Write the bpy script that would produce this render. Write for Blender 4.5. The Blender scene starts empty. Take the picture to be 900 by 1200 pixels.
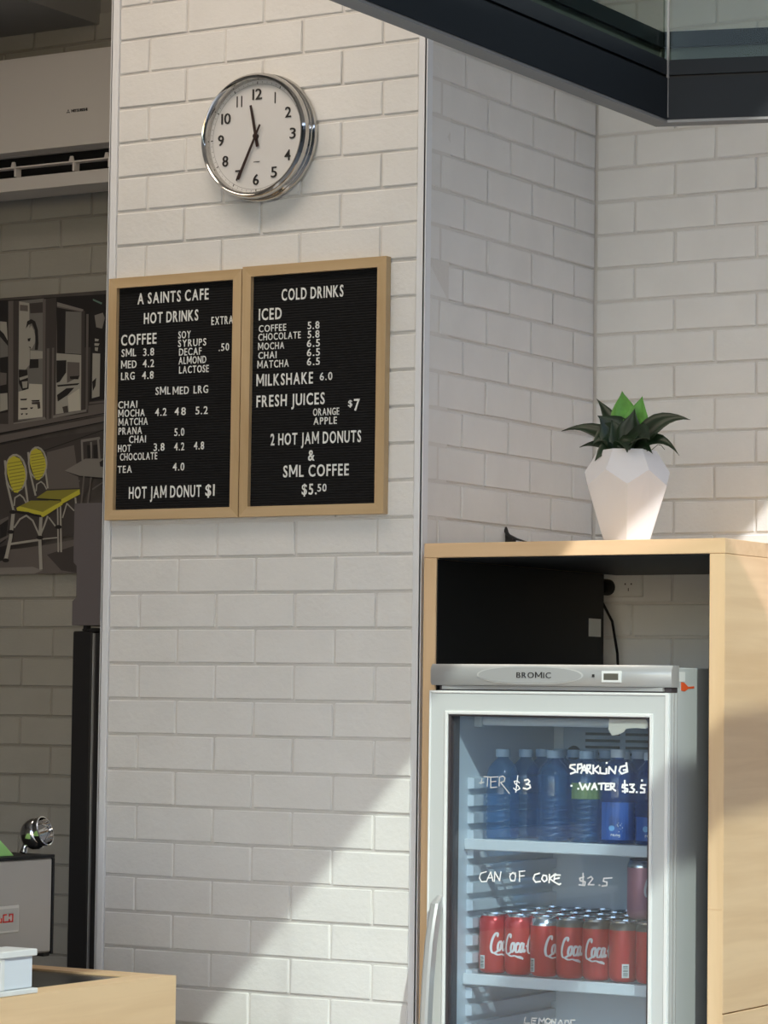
import bpy, bmesh, math, random
from mathutils import Vector, Matrix, noise
random.seed(7)
PI = math.pi
scene = bpy.context.scene
COL = scene.collection

# ------------------------------------------------------------------ camera
CAM = Vector((4.24915350, -5.83482969, 1.55123929)); FPX = 3445.34756
CR = Vector((0.85443861, 0.51939605, 0.01274378))
CU = Vector((0.02113618, -0.05925749, 0.99801894))
CF = Vector((-0.51912226, 0.85247657, 0.06160994))
cd = bpy.data.cameras.new('camera')
cam = bpy.data.objects.new('camera', cd); COL.objects.link(cam)
m = Matrix((CR, CU, -CF)).transposed().to_4x4(); m.translation = CAM
cam.matrix_world = m
cd.sensor_fit = 'VERTICAL'; cd.sensor_height = 36.0; cd.lens = FPX / 1200 * 36.0
cd.clip_start = 0.05; cd.clip_end = 200
scene.camera = cam

# ------------------------------------------------------------------ light and exposure
w = bpy.data.worlds.new('sky'); scene.world = w; w.use_nodes = True
nt = w.node_tree
sky = nt.nodes.new('ShaderNodeTexSky'); sky.sky_type = 'NISHITA'; sky.sun_disc = False
sky.sun_elevation = math.radians(35.4); sky.sun_rotation = math.radians(137.6)
sky.air_density = 1.0; sky.dust_density = 1.0; sky.ozone_density = 1.0
hs = nt.nodes.new('ShaderNodeHueSaturation'); hs.inputs['Saturation'].default_value = 0.95
nt.links.new(sky.outputs[0], hs.inputs['Color'])
nt.links.new(hs.outputs[0], nt.nodes['Background'].inputs[0])
nt.nodes['Background'].inputs[1].default_value = 0.41
sd = bpy.data.lights.new('sun', 'SUN'); sd.energy = 3.5; sd.angle = math.radians(0.53); sd.color = (1.0, 0.975, 0.93)
sun = bpy.data.objects.new('sun', sd); COL.objects.link(sun)
SUN = Vector((-0.95, 1.04, -1.0)).normalized()
sun.rotation_euler = SUN.to_track_quat('-Z', 'Y').to_euler(); sun.location = (6, -6, 8)
for i, (lx, ly, lz, e) in enumerate([(-0.3, -0.9, 3.74, 6.5), (0.5, -0.9, 3.74, 8.0)]):
    ld = bpy.data.lights.new('downlight_lamp', 'AREA'); ld.shape = 'DISK'; ld.size = 0.60
    ld.energy = e; ld.spread = math.radians(180); ld.color = (1.0, 0.84, 0.68)
    lo = bpy.data.objects.new('downlight_lamp', ld); COL.objects.link(lo); lo.location = (lx, ly, lz)
scene.view_settings.view_transform = 'Standard'; scene.view_settings.look = 'None'
scene.view_settings.gamma = 1.0; scene.view_settings.use_curve_mapping = False
scene.view_settings.exposure = 0.13
scene.cycles.max_bounces = 10; scene.cycles.transparent_max_bounces = 24

# ------------------------------------------------------------------ helpers
def at(u, v, axis, val):
    """point on the plane axis = val seen at photograph pixel (u, v) (900 x 1200)"""
    d = CF + CR * ((u - 450) / FPX) - CU * ((v - 600) / FPX)
    return CAM + d * ((val - CAM[axis]) / d[axis])

def mat(name, col, rough=0.5, metal=0.0, spec=0.5, bump=0.0, bscale=60, var=0.0, vscale=8, coat=0.0):
    m = bpy.data.materials.new(name); m.use_nodes = True
    n = m.node_tree; b = n.nodes['Principled BSDF']
    b.inputs['Base Color'].default_value = (*col, 1); b.inputs['Roughness'].default_value = rough
    b.inputs['Metallic'].default_value = metal; b.inputs['Specular IOR Level'].default_value = spec
    b.inputs['Coat Weight'].default_value = coat
    tc = n.nodes.new('ShaderNodeTexCoord')
    if bump:
        nz = n.nodes.new('ShaderNodeTexNoise'); nz.inputs['Scale'].default_value = bscale
        nz.inputs['Detail'].default_value = 5; nz.inputs['Roughness'].default_value = 0.6
        geo = n.nodes.new('ShaderNodeNewGeometry')
        n.links.new(geo.outputs['Position'], nz.inputs['Vector'])
        bp = n.nodes.new('ShaderNodeBump'); bp.inputs['Strength'].default_value = bump; bp.inputs['Distance'].default_value = 0.004
        n.links.new(nz.outputs['Fac'], bp.inputs['Height']); n.links.new(bp.outputs[0], b.inputs['Normal'])
    if var:
        nz = n.nodes.new('ShaderNodeTexNoise'); nz.inputs['Scale'].default_value = vscale; nz.inputs['Detail'].default_value = 4
        geo = n.nodes.new('ShaderNodeNewGeometry'); n.links.new(geo.outputs['Position'], nz.inputs['Vector'])
        rp = n.nodes.new('ShaderNodeValToRGB')
        rp.color_ramp.elements[0].position = 0.3; rp.color_ramp.elements[1].position = 0.7
        rp.color_ramp.elements[0].color = (*[c * (1 - var) for c in col], 1)
        rp.color_ramp.elements[1].color = (*[min(1, c * (1 + var * .5)) for c in col], 1)
        n.links.new(nz.outputs['Fac'], rp.inputs[0]); n.links.new(rp.outputs[0], b.inputs['Base Color'])
    return m

def wood(name, c0, c1, axis, rough=0.45):
    m = bpy.data.materials.new(name); m.use_nodes = True
    n = m.node_tree; b = n.nodes['Principled BSDF']; b.inputs['Roughness'].default_value = rough
    b.inputs['Specular IOR Level'].default_value = 0.35
    geo = n.nodes.new('ShaderNodeNewGeometry'); mp = n.nodes.new('ShaderNodeMapping')
    s = [38, 38, 38]; s[axis] = 2.2; mp.inputs['Scale'].default_value = s
    n.links.new(geo.outputs['Position'], mp.inputs[0])
    nz = n.nodes.new('ShaderNodeTexNoise'); nz.inputs['Scale'].default_value = 1.0; nz.inputs['Detail'].default_value = 6
    nz.inputs['Distortion'].default_value = 0.6
    n.links.new(mp.outputs[0], nz.inputs['Vector'])
    mp2 = n.nodes.new('ShaderNodeMapping'); s2 = [9, 9, 9]; s2[axis] = 1.2; mp2.inputs['Scale'].default_value = s2
    n.links.new(geo.outputs['Position'], mp2.inputs[0])
    nz2 = n.nodes.new('ShaderNodeTexNoise'); nz2.inputs['Scale'].default_value = 1.0; nz2.inputs['Detail'].default_value = 3
    nz2.inputs['Distortion'].default_value = 1.2
    n.links.new(mp2.outputs[0], nz2.inputs['Vector'])
    mx = n.nodes.new('ShaderNodeMath'); mx.operation = 'ADD'
    n.links.new(nz.outputs['Fac'], mx.inputs[0]); n.links.new(nz2.outputs['Fac'], mx.inputs[1])
    dv = n.nodes.new('ShaderNodeMath'); dv.operation = 'MULTIPLY'; dv.inputs[1].default_value = 0.5
    n.links.new(mx.outputs[0], dv.inputs[0])
    rp = n.nodes.new('ShaderNodeValToRGB')
    rp.color_ramp.elements[0].position = 0.36; rp.color_ramp.elements[1].position = 0.6
    rp.color_ramp.elements[0].color = (*c0, 1); rp.color_ramp.elements[1].color = (*c1, 1)
    n.links.new(dv.outputs[0], rp.inputs[0]); n.links.new(rp.outputs[0], b.inputs['Base Color'])
    return m

def glassy(name, tint, gloss=1.0, rough=0.02, body=None, bodyfac=0.0, ior=1.45):
    """thin clear sheet: Fresnel reflection over tinted transmission"""
    m = bpy.data.materials.new(name); m.use_nodes = True
    n = m.node_tree; n.nodes.remove(n.nodes['Principled BSDF']); out = n.nodes['Material Output']
    tr = n.nodes.new('ShaderNodeBsdfTransparent'); tr.inputs[0].default_value = (*tint, 1)
    gl = n.nodes.new('ShaderNodeBsdfGlossy'); gl.inputs['Roughness'].default_value = rough
    gl.inputs[0].default_value = (gloss, gloss, gloss, 1)
    geo = n.nodes.new('ShaderNodeNewGeometry'); dt = n.nodes.new('ShaderNodeVectorMath'); dt.operation = 'DOT_PRODUCT'
    n.links.new(geo.outputs['Normal'], dt.inputs[0]); n.links.new(geo.outputs['Incoming'], dt.inputs[1])
    def mth(op, a, b=None):
        k = n.nodes.new('ShaderNodeMath'); k.operation = op
        for i, q in enumerate((a, b)):
            if q is None: continue
            if isinstance(q, (int, float)): k.inputs[i].default_value = q
            else: n.links.new(q, k.inputs[i])
        return k.outputs[0]
    f0 = ((ior - 1) / (ior + 1)) ** 2          # Schlick reflectance, the same from both sides of the sheet
    sch = mth('ADD', mth('MULTIPLY', mth('POWER', mth('SUBTRACT', 1.0, mth('ABSOLUTE', dt.outputs['Value'])), 5.0), 1 - f0), f0)
    mx = n.nodes.new('ShaderNodeMixShader')
    n.links.new(sch, mx.inputs[0])
    n.links.new(gl.outputs[0], mx.inputs[2])
    if body:
        df = n.nodes.new('ShaderNodeBsdfDiffuse'); df.inputs[0].default_value = (*body, 1)
        m2 = n.nodes.new('ShaderNodeMixShader'); m2.inputs[0].default_value = bodyfac
        n.links.new(tr.outputs[0], m2.inputs[1]); n.links.new(df.outputs[0], m2.inputs[2])
        n.links.new(m2.outputs[0], mx.inputs[1])
    else:
        n.links.new(tr.outputs[0], mx.inputs[1])
    n.links.new(mx.outputs[0], out.inputs[0])
    return m

class MB:
    def __init__(s): s.bm = bmesh.new(); s.mi = 0
    def _f(s, vs):
        try:
            f = s.bm.faces.new(vs); f.material_index = s.mi; return f
        except ValueError: return None
    def box(s, x0, x1, y0, y1, z0, z1, bev=0.0, seg=1):
        r = bmesh.ops.create_cube(s.bm, size=1.0)
        vs = r['verts']
        for v in vs:
            v.co = Vector(((x0 + x1) / 2 + v.co.x * (x1 - x0), (y0 + y1) / 2 + v.co.y * (y1 - y0), (z0 + z1) / 2 + v.co.z * (z1 - z0)))
        fs = {f for v in vs for f in v.link_faces}
        for f in fs: f.material_index = s.mi
        if bev:
            es = list({e for v in vs for e in v.link_edges})
            r = bmesh.ops.bevel(s.bm, geom=es, offset=bev, segments=seg, profile=0.5, affect='EDGES')
            for f in r['faces']: f.material_index = s.mi
        return s
    def prism(s, pts, axis, a, b):
        """polygon pts (2D in the two other axes, in order) extruded along axis from a to b"""
        def mk(p, t):
            c = [0, 0, 0]; o = [i for i in range(3) if i != axis]
            c[o[0]], c[o[1]], c[axis] = p[0], p[1], t; return s.bm.verts.new(c)
        A = [mk(p, a) for p in pts]; B = [mk(p, b) for p in pts]; n = len(pts)
        s._f(A); s._f(B[::-1])
        for i in range(n): s._f([A[i], B[i], B[(i + 1) % n], A[(i + 1) % n]])
        return s
    def quad(s, *ps):
        s._f([s.bm.verts.new(p) for p in ps]); return s
    def lathe(s, prof, c=(0, 0, 0), axis='Z', n=32, a0=0.0, a1=2 * PI):
        full = abs(a1 - a0 - 2 * PI) < 1e-6; k = n if full else n + 1; rings = []
        for r, h in prof:
            ring = []
            if r < 1e-6:
                q = Vector((0, 0, h)); ring = [q] * k
                vv = s.bm.verts.new(s._ax(q, c, axis)); rings.append([vv] * k); continue
            for i in range(k):
                a = a0 + (a1 - a0) * i / n
                ring.append(s.bm.verts.new(s._ax(Vector((r * math.cos(a), r * math.sin(a), h)), c, axis)))
            rings.append(ring)
        for A, B in zip(rings, rings[1:]):
            for i in range(n):
                j = (i + 1) % k if full else i + 1
                vs = [A[i], A[j], B[j], B[i]]; u = []
                for v in vs:
                    if v not in u: u.append(v)
                if len(u) > 2: s._f(u)
        return s
    def _ax(s, q, c, axis):
        if axis == 'Z': r = q
        elif axis == 'Y': r = Vector((q.x, -q.z, q.y))      # height points towards -Y
        else: r = Vector((q.z, q.x, q.y))
        return r + Vector(c)
    def tube(s, pts, r, n=6, cap=True):
        pts = [Vector(p) for p in pts]
        if not isinstance(r, (list, tuple)): r = [r] * len(pts)
        rings = []; up = None
        for i, p in enumerate(pts):
            t = (pts[min(i + 1, len(pts) - 1)] - pts[max(i - 1, 0)])
            if t.length < 1e-9: t = Vector((0, 0, 1))
            t.normalize()
            if up is None: up = Vector((0, 0, 1)) if abs(t.z) < .9 else Vector((0, 1, 0))
            a = t.cross(up)
            if a.length < 1e-6: a = t.cross(Vector((1, 0.3, 0)))
            a.normalize(); b = t.cross(a); 
            rings.append([s.bm.verts.new(p + (a * math.cos(2 * PI * j / n) + b * math.sin(2 * PI * j / n)) * r[i]) for j in range(n)])
        for A, B in zip(rings, rings[1:]):
            for j in range(n): s._f([A[j], A[(j + 1) % n], B[(j + 1) % n], B[j]])
        if cap: s._f(rings[0][::-1]); s._f(rings[-1])
        return s
    def mesh(s, name, mats, smooth=False, fix=True):
        if fix: bmesh.ops.recalc_face_normals(s.bm, faces=s.bm.faces[:])
        me = bpy.data.meshes.new(name); s.bm.to_mesh(me); s.bm.free()
        for mm in (mats if isinstance(mats, (list, tuple)) else [mats]): me.materials.append(mm)
        if smooth:
            me.polygons.foreach_set('use_smooth', [True] * len(me.polygons))
            try: me.set_sharp_from_angle(angle=math.radians(35 if smooth is True else smooth))
            except Exception: pass
        return me

def link(name, me, parent=None, loc=None):
    o = bpy.data.objects.new(name, me); COL.objects.link(o)
    if parent: o.parent = parent
    if loc is not None: o.location = loc
    return o
def build(name, mb, mats, parent=None, smooth=False):
    o = link(name, mb.mesh(name, mats, smooth), parent)
    if parent:
        o.location = -world_loc(parent)
    return o
def world_loc(o):
    l = Vector(o.location); p = o.parent
    while p: l += Vector(p.location); p = p.parent
    return l
def thing(name, label, cat, loc=(0, 0, 0), group=None):
    o = bpy.data.objects.new(name, None); COL.objects.link(o); o.location = loc
    o.empty_display_size = 0.05
    return tag(o, label, cat, group)
def tag(o, label, cat, group=None, kind=None):
    o['label'] = label; o['category'] = cat
    if group: o['group'] = group
    if kind: o['kind'] = kind
    return o
def struct(name, mb, mats, smooth=False):
    o = build(name, mb, mats, None, smooth); o['kind'] = 'structure'; return o
def copy_tree(o, parent=None, keep=None):
    c = o.copy(); COL.objects.link(c)
    if parent: c.parent = parent
    for ch in list(o.children): copy_tree(ch, c)
    return c

# ------------------------------------------------------------------ materials
M_paint = mat('white_painted_brick', (0.775, 0.773, 0.77), 0.55, bump=0.3, bscale=70, var=0.035, vscale=9)
M_mortar = mat('white_painted_mortar', (0.70, 0.685, 0.67), 0.6, bump=0.5, bscale=90)
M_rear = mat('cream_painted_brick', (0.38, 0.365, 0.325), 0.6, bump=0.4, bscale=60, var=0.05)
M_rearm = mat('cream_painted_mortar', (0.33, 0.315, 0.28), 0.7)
M_trim = mat('white_metal_trim', (0.80, 0.82, 0.86), 0.35)
M_ceil = mat('grey_ceiling', (0.34, 0.33, 0.31), 0.8, bump=0.2)
M_ceil2 = mat('plaster_ceiling', (0.62, 0.60, 0.57), 0.8)
M_dark = mat('charcoal_powder_coat', (0.014, 0.017, 0.019), 0.6, spec=0.15)
M_darkg = mat('weathered_grey_edge', (0.20, 0.20, 0.19), 0.5)
M_floor = mat('grey_concrete', (0.50, 0.495, 0.485), 0.7, bump=0.3, var=0.15, vscale=2)
M_inwall = mat('interior_plaster', (0.45, 0.45, 0.44), 0.8)
M_oakx = wood('maple_veneer_along', (0.70, 0.475, 0.27), (0.80, 0.57, 0.345), 0)
M_oakz = wood('maple_veneer_upright', (0.70, 0.475, 0.27), (0.80, 0.57, 0.345), 2)
M_oaky = wood('maple_veneer_deep', (0.76, 0.52, 0.30), (0.86, 0.62, 0.38), 1)
M_frx = wood('oak_frame_along', (0.50, 0.35, 0.19), (0.60, 0.44, 0.26), 0)
M_frz = wood('oak_frame_upright', (0.50, 0.35, 0.19), (0.60, 0.44, 0.26), 2)
M_black = mat('black_laminate', (0.006, 0.006, 0.007), 0.5, spec=0.3)
M_letter = mat('white_plastic_letters', (0.84, 0.85, 0.84), 0.4)
M_chrome = mat('polished_chrome', (0.56, 0.545, 0.52), 0.09, 1.0)
M_face = mat('clock_face_white', (0.74, 0.74, 0.75), 0.5)
M_ink = mat('dark_ink', (0.02, 0.018, 0.018), 0.5)
M_hand = mat('dark_brown_hands', (0.035, 0.018, 0.016), 0.4)
M_frame = mat('white_fridge_enamel', (0.58, 0.61, 0.62), 0.32)
M_sil = mat('brushed_silver_plastic', (0.50, 0.51, 0.52), 0.34, 0.35)
M_liner = mat('pale_blue_white_liner', (0.66, 0.71, 0.76), 0.4)
M_white = mat('white_enamel', (0.80, 0.82, 0.83), 0.3)
M_gask = mat('dark_door_gasket', (0.05, 0.04, 0.045), 0.6)
M_glass = glassy('fridge_door_glass', (0.88, 0.93, 0.97), 0.9, .02, (.70, .80, .92), .03)  # faint pale body colour imitates hazy reflection on the pane
M_cover = glassy('clock_glass', (0.97, 0.97, 0.97), 1.0, 0.03)
M_hglass = glassy('greenish_highlight_glass', (0.78, 0.83, 0.80), 0.25, 0.0)
M_chalk = mat('white_marker_writing', (0.92, 0.93, 0.95), 0.6)
M_faint = glassy('faint_worn_marker', (0.8, 0.8, 0.8), 0.2, 0.5, (0.85, 0.87, 0.9), 0.55)
M_red = mat('red_can_paint', (0.62, 0.030, 0.025), 0.28, 0.25, coat=0.4)
M_alu = mat('aluminium', (0.72, 0.73, 0.74), 0.25, 0.95)
M_brown = mat('taupe_can_band', (0.16, 0.135, 0.11), 0.35, 0.3)
M_cream = mat('script_white', (0.86, 0.80, 0.77), 0.4)
M_bluep = mat('charcoal_purple_plastic', (0.13, 0.115, 0.12), 0.6)
M_bdoor = mat('black_fridge_enamel', (0.022, 0.021, 0.022), 0.3)

# ------------------------------------------------------------------ brick walls
H = 0.086; Z0 = 3.25; W2 = 0.225761 / 2; GAP = 0.0066; PROUD = 0.0070
_bc = {}
def brick_mesh(L, m, var, prefix):
    key = (round(L, 3), var, prefix)
    if key not in _bc:
        rnd = random.Random(hash((round(L * 1000), var)) & 0xffff)
        b = MB(); b.box(0, L, 0, PROUD, -(H - GAP) / 2, (H - GAP) / 2, 0.0022)
        for v in b.bm.verts:
            v.co.x += rnd.uniform(-.0009, .0009); v.co.z += rnd.uniform(-.0008, .0008)
            if v.co.y < PROUD * .6: v.co.y += rnd.uniform(-.0004, .0004)
        _bc[key] = b.mesh('brick_' + prefix, m)
    return _bc[key]
def brick_row(parent, origin, rot, u0, u1, joints, zmid, m, prefix):
    """bricks from u0 to u1 along the wall, split at joints; origin = wall base point, rot about Z"""
    cs = sorted([u0] + [j for j in joints if u0 + .02 < j < u1 - .02] + [u1])
    for a, b in zip(cs, cs[1:]):
        ga = GAP / 2 if a != u0 else 0.001; gb = GAP / 2 if b != u1 else 0.001
        L = b - a - ga - gb
        if L < .012: continue
        me = brick_mesh(L, m, random.randint(0, 4), prefix)
        o = link('brick', me, parent)
        p = Vector((a + ga, random.uniform(-.0007, .0007), zmid + random.uniform(-.0006, .0006)))
        p.rotate(Matrix.Rotation(rot, 3, 'Z'))
        o.location = Vector(origin) + p
        o.rotation_euler = (random.uniform(-.008, .008), random.uniform(-.003, .003), rot + random.uniform(-.004, .004))
XB, YC, XC0, YB0 = 0.797342, 0.863339, 0.910482, 0.185261
def joints(base, par, n=24): return [base + j * W2 for j in range(-n, n) if (j % 2) == par]
# wall_center: the pier carrying the clock and the menu boards
wa = struct('wall_center', MB().box(-0.112, XB - .001, PROUD * .75, 0.115, 0, 3.8), M_mortar)
for k in range(-6, 33):
    par = 0 if k % 2 else 1
    brick_row(wa, (0, 0, 0), 0, -0.092, 0.777, joints(0, par), Z0 - (k + .5) * H, M_paint, 'painted')
# wall_return: runs back from the pier (faces +X)
wb = struct('wall_return', MB().box(0.60, XB - PROUD * .75, 0.115, YC + .1, 0, 3.8).box(0.70, XB - PROUD * .75, 0.02, 0.115, 0, 3.8), M_mortar)
for k in range(-6, 17):
    par = 1 if k % 2 == 1 else 0
    # rows with k even have joints at even j
    js = [YB0 + j * W2 for j in range(-6, 12) if (j % 2) == (1 if k % 2 else 0)]
    brick_row(wb, (XB, 0, 0), PI / 2, 0.022, YC - .004, js, Z0 - (k + .5) * H, M_paint, 'painted')
# wall_back: closes the recess behind the cabinet
wc = struct('wall_back', MB().box(0.70, 3.6, YC + PROUD * .75, YC + .12, 0, 3.8), M_mortar)
for k in range(-6, 23):
    js = [XC0 + j * W2 for j in range(-6, 24) if (j % 2) == (0 if k % 2 else 1)]
    brick_row(wc, (0, YC, 0), 0, XB + .004, 2.15, js, Z0 - (k + .5) * H, M_paint, 'painted')
# wall_rear: the dim room behind, to the left of the pier
YR = 1.0
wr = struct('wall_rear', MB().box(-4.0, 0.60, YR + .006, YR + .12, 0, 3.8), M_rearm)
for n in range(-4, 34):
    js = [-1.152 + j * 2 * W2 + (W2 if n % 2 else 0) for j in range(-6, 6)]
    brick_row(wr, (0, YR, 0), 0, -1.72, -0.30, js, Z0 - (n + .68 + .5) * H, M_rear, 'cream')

def trim(name, mb): return struct(name, mb, M_trim, True)
trim('trim_1', MB().box(-0.115, -0.0925, -0.004, 0.012, 0.0, 3.79, .0015).box(-0.116, -0.111, -0.004, 0.12, 0.0, 3.79))
trim('trim_2', MB().box(0.7775, 0.8005, -0.004, 0.012, 0.0, 3.79, .0015).box(0.795, 0.8015, -0.004, 0.021, 0.0, 3.79))

struct('floor', MB().box(-4, 14, -14, 1.2, -0.08, 0.0), M_floor)
struct('wall_left', MB().box(-4.1, -4.0, -4.3, 1.1, 0, 3.8), M_inwall)
struct('wall_front', MB().box(-4.0, 0.2, -4.3, -4.2, 0, 3.8), M_inwall)  # unseen, added and sized to hold ambient light off the rear room
# roof slab: its open edge is the one whose shadow crosses the brickwork
def edge(y): return 2.905 - 0.062 * y
struct('ceiling', MB().prism([(-4.1, -7), (edge(-7), -7), (edge(1.2), 1.2), (-4.1, 1.2)], 2, 3.80, 3.95), M_ceil2)
struct('ceiling_bulkhead', MB().box(-4.0, -0.918, -4.2, YR + .004, 3.50, 3.7995), M_ceil)
struct('wall_fascia', MB().box(-0.918, -0.912, -1.4, YR + .004, 3.50, 3.7995), M_ceil)
# unseen slats added to cast the shade bands on fridge and cabinet
def e2(c, y): return (3.8 - c - .07 * y) / 1.13
struct('shade_slat_1', MB().prism([(e2(-.304, -7), -7), (e2(-.50, -7), -7), (e2(-.50, 1.2), 1.2), (e2(-.304, 1.2), 1.2)], 2, 3.80, 3.83), M_dark)
struct('shade_slat_2', MB().box(3.22, 5.2, -1.843, -1.15, 3.832, 3.86), M_dark)

# unseen wall and roof added to cut the sky light from the right
M_nb = mat('grey_render', (0.22, 0.22, 0.23), 0.8)
struct('sky_block_wall', MB().box(7.2, 7.5, -9, 3, 0, 5.0), M_nb)
struct('sky_block_roof', MB().box(4.75, 7.2, -9, 3, 3.8, 3.95), M_nb)
struct('wall_recess', MB().box(3.6, 7.2, .86, 1.0, 0, 3.95), M_nb)

# ------------------------------------------------------------------ shopfront head frame (top right)
def ang(p, d, off, z):  # helper for the angled run
    return None
win = struct('window_1', MB().box(2.5, 2.521, -5.2, -2.29, 2.334, 2.385), M_dark)
A17 = math.radians(16.8)
ca, sa = math.cos(A17), math.sin(A17)
C0 = Vector((2.526, -2.281, 0))
def frame_run(name, zlo, zhi, back, thick, m, L1=3.0, L2=3.2):
    """an L-shaped bar following the glass line: runs along -Y, turns 73 degrees at the corner; back = setback behind the outer face"""
    f0 = back; f1 = back + thick
    def off(d):  # corner of the polyline offset inwards by d
        # left run inner side is -X ; right run inner side is (-sa, ca)
        # line A: x = C0.x - d ; line B: C0 + n*d + t*(ca,sa)
        nx, ny = -sa, ca
        t = (C0.x - d - (C0.x + nx * d)) / ca
        return (C0.x - d, C0.y + ny * d + t * sa)
    a0, a1 = off(f0), off(f1)
    nx, ny = -sa, ca
    pts = [(C0.x - f0, C0.y - L1), a0, (C0.x + nx * f0 + ca * L2, C0.y + ny * f0 + sa * L2),
           (C0.x + nx * f1 + ca * L2, C0.y + ny * f1 + sa * L2), a1, (C0.x - f1, C0.y - L1)]
    b = MB(); b.prism([pts[0], pts[1], pts[4], pts[5]], 2, zlo, zhi); b.prism([pts[1], pts[2], pts[3], pts[4]], 2, zlo, zhi)
    return build(name, b, m, win)
frame_run('fascia', 2.330, 2.3865, 0.0, 0.004, M_dark)
frame_run('drip_edge', 2.326, 2.333, 0.001, 0.027, M_darkg)
frame_run('shadow_gap', 2.3865, 2.391, 0.006, 0.02, M_black)
frame_run('glazing_bead', 2.391, 2.4115, 0.001, 0.006, M_dark)
frame_run('inner_rail', 2.391, 2.414, 0.014, 0.03, M_dark)
frame_run('shaded_strip', 2.4135, 2.432, 0.020, 0.02, mat('shaded_grey_green', (0.085, 0.095, 0.085), .6))  # strip colour stands in for a shadowed surface behind the glass
frame_run('inner_head', 2.432, 2.4535, 0.014, 0.03, M_dark)
frame_run('glass_pane', 2.4115, 3.795, 0.008, 0.004, M_hglass)
build('glass_joint', MB().box(2.5245, 2.5268, -2.2822, -2.279, 2.333, 3.79), M_darkg, win)

# ------------------------------------------------------------------ wall clock
ck = thing('wall_clock', 'round chrome-rimmed wall clock with white face hung high on the white brick pier', 'clock', (0.3455, 0, 2.881))
cx, cz = 0.3455, 2.881
prof = [(0.135, 0.0), (0.1535, 0.002), (0.1555, 0.008), (0.1545, 0.016), (0.1500, 0.020), (0.1525, 0.025), (0.1530, 0.030), (0.1500, 0.033), (0.1520, 0.037), (0.1520, 0.045),
        (0.149, 0.053), (0.1445, 0.058), (0.1395, 0.056), (0.137, 0.050), (0.1365, 0.030), (0.0, 0.030)]
build('case', MB().lathe(prof, (cx, 0, cz), 'Y', 96), M_chrome, ck, 50)
build('face', MB().lathe([(0.0, 0.033), (0.1364, 0.033), (0.1364, 0.031)], (cx, 0, cz), 'Y', 64), M_face, ck)
tk = MB()
for i in range(60):
    a = i * PI / 30; r1 = .1335; r0 = .1275 if i % 5 == 0 else .130; hw = .0012 if i % 5 == 0 else .0004
    c, s_ = math.sin(a), math.cos(a)
    ps = [(cx + c * r0 - s_ * hw, -.0335, cz + s_ * r0 + c * hw), (cx + c * r0 + s_ * hw, -.0335, cz + s_ * r0 - c * hw),
          (cx + c * r1 + s_ * hw, -.0335, cz + s_ * r1 - c * hw), (cx + c * r1 - s_ * hw, -.0335, cz + s_ * r1 + c * hw)]
    tk.quad(*ps)
for r in (.1275,):
    for i in range(96):
        a, b_ = i * PI / 48, (i + 1) * PI / 48
        tk.quad(*[(cx + math.sin(t) * q, -.0334, cz + math.cos(t) * q) for t, q in ((a, r - .0003), (b_, r - .0003), (b_, r + .0003), (a, r + .0003))])
build('minute_track', tk, M_ink, ck)

# text as mesh, one cached mesh per character
_gl = {}
CAPH = 0.729
def glyph(ch, mname, m, bold=0.012, depth=0.02):
    key = (ch, mname, bold)
    if ch == 'M' and key not in _gl:
        b = MB(); t = .105 + bold * 1.6; w = .80; c = w / 2
        for i, q in enumerate(([(0, 0), (t, 0), (t, CAPH), (0, CAPH)], [(w - t, 0), (w, 0), (w, CAPH), (w - t, CAPH)],
                  [(0, CAPH), (t * 1.05, CAPH), (c + t * .42, .16), (c - t * .42, .16)], [(w - t * 1.05, CAPH), (w, CAPH), (c + t * .42, .16), (c - t * .42, .16)])):
            b.prism(q, 2, -depth, depth * (1 + .05 * i))
        _gl[key] = (b.mesh('glyph', m), w)
    if key not in _gl:
        c = bpy.data.curves.new('glyph', 'FONT'); c.body = ch; c.size = 1.0; c.offset = bold; c.extrude = depth; c.resolution_u = 3
        o = bpy.data.objects.new('glyph', c); COL.objects.link(o)
        dg = bpy.context.evaluated_depsgraph_get(); dg.update()
        me = bpy.data.meshes.new_from_object(o.evaluated_get(dg))
        bpy.data.objects.remove(o); me.materials.clear(); me.materials.append(m)
        xs = [v.co.x for v in me.vertices]; x0, x1 = min(xs), max(xs)
        for v in me.vertices: v.co.x -= x0
        me.name = 'glyph'
        _gl[key] = (me, x1 - x0)
    return _gl[key]
CAPH = 0.729
def place_text(txt, parent, x0, x1, zb, cap, y, m, mname, name='letter', bold=0.012, gap=0.13, condense=None, rotz=0.0, plane='Y', gaps=True):
    """characters on a wall plane facing -Y (plane 'Y'), from x0 to x1, baseline zb, cap height cap"""
    items = []; adv = 0
    for ch in txt:
        if ch == ' ': adv += 0.32; continue
        me, wd = glyph(ch, mname, m, bold)
        items.append((me, adv)); adv += wd + gap
    tot = adv - gap; sx = (x1 - x0) / tot; sz = cap / CAPH
    out = []
    for me, a in items:
        o = link(name, me, parent); wl = world_loc(parent)
        if plane == 'Y':
            o.rotation_euler = (PI / 2, 0, 0); o.location = Vector((x0 + a * sx, y, zb)) - wl
        else:
            o.rotation_euler = (PI / 2, 0, PI / 2); o.location = Vector((y, x0 + a * sx, zb)) - wl
        o.scale = (sx, sz, .05); out.append(o)
    return out
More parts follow.
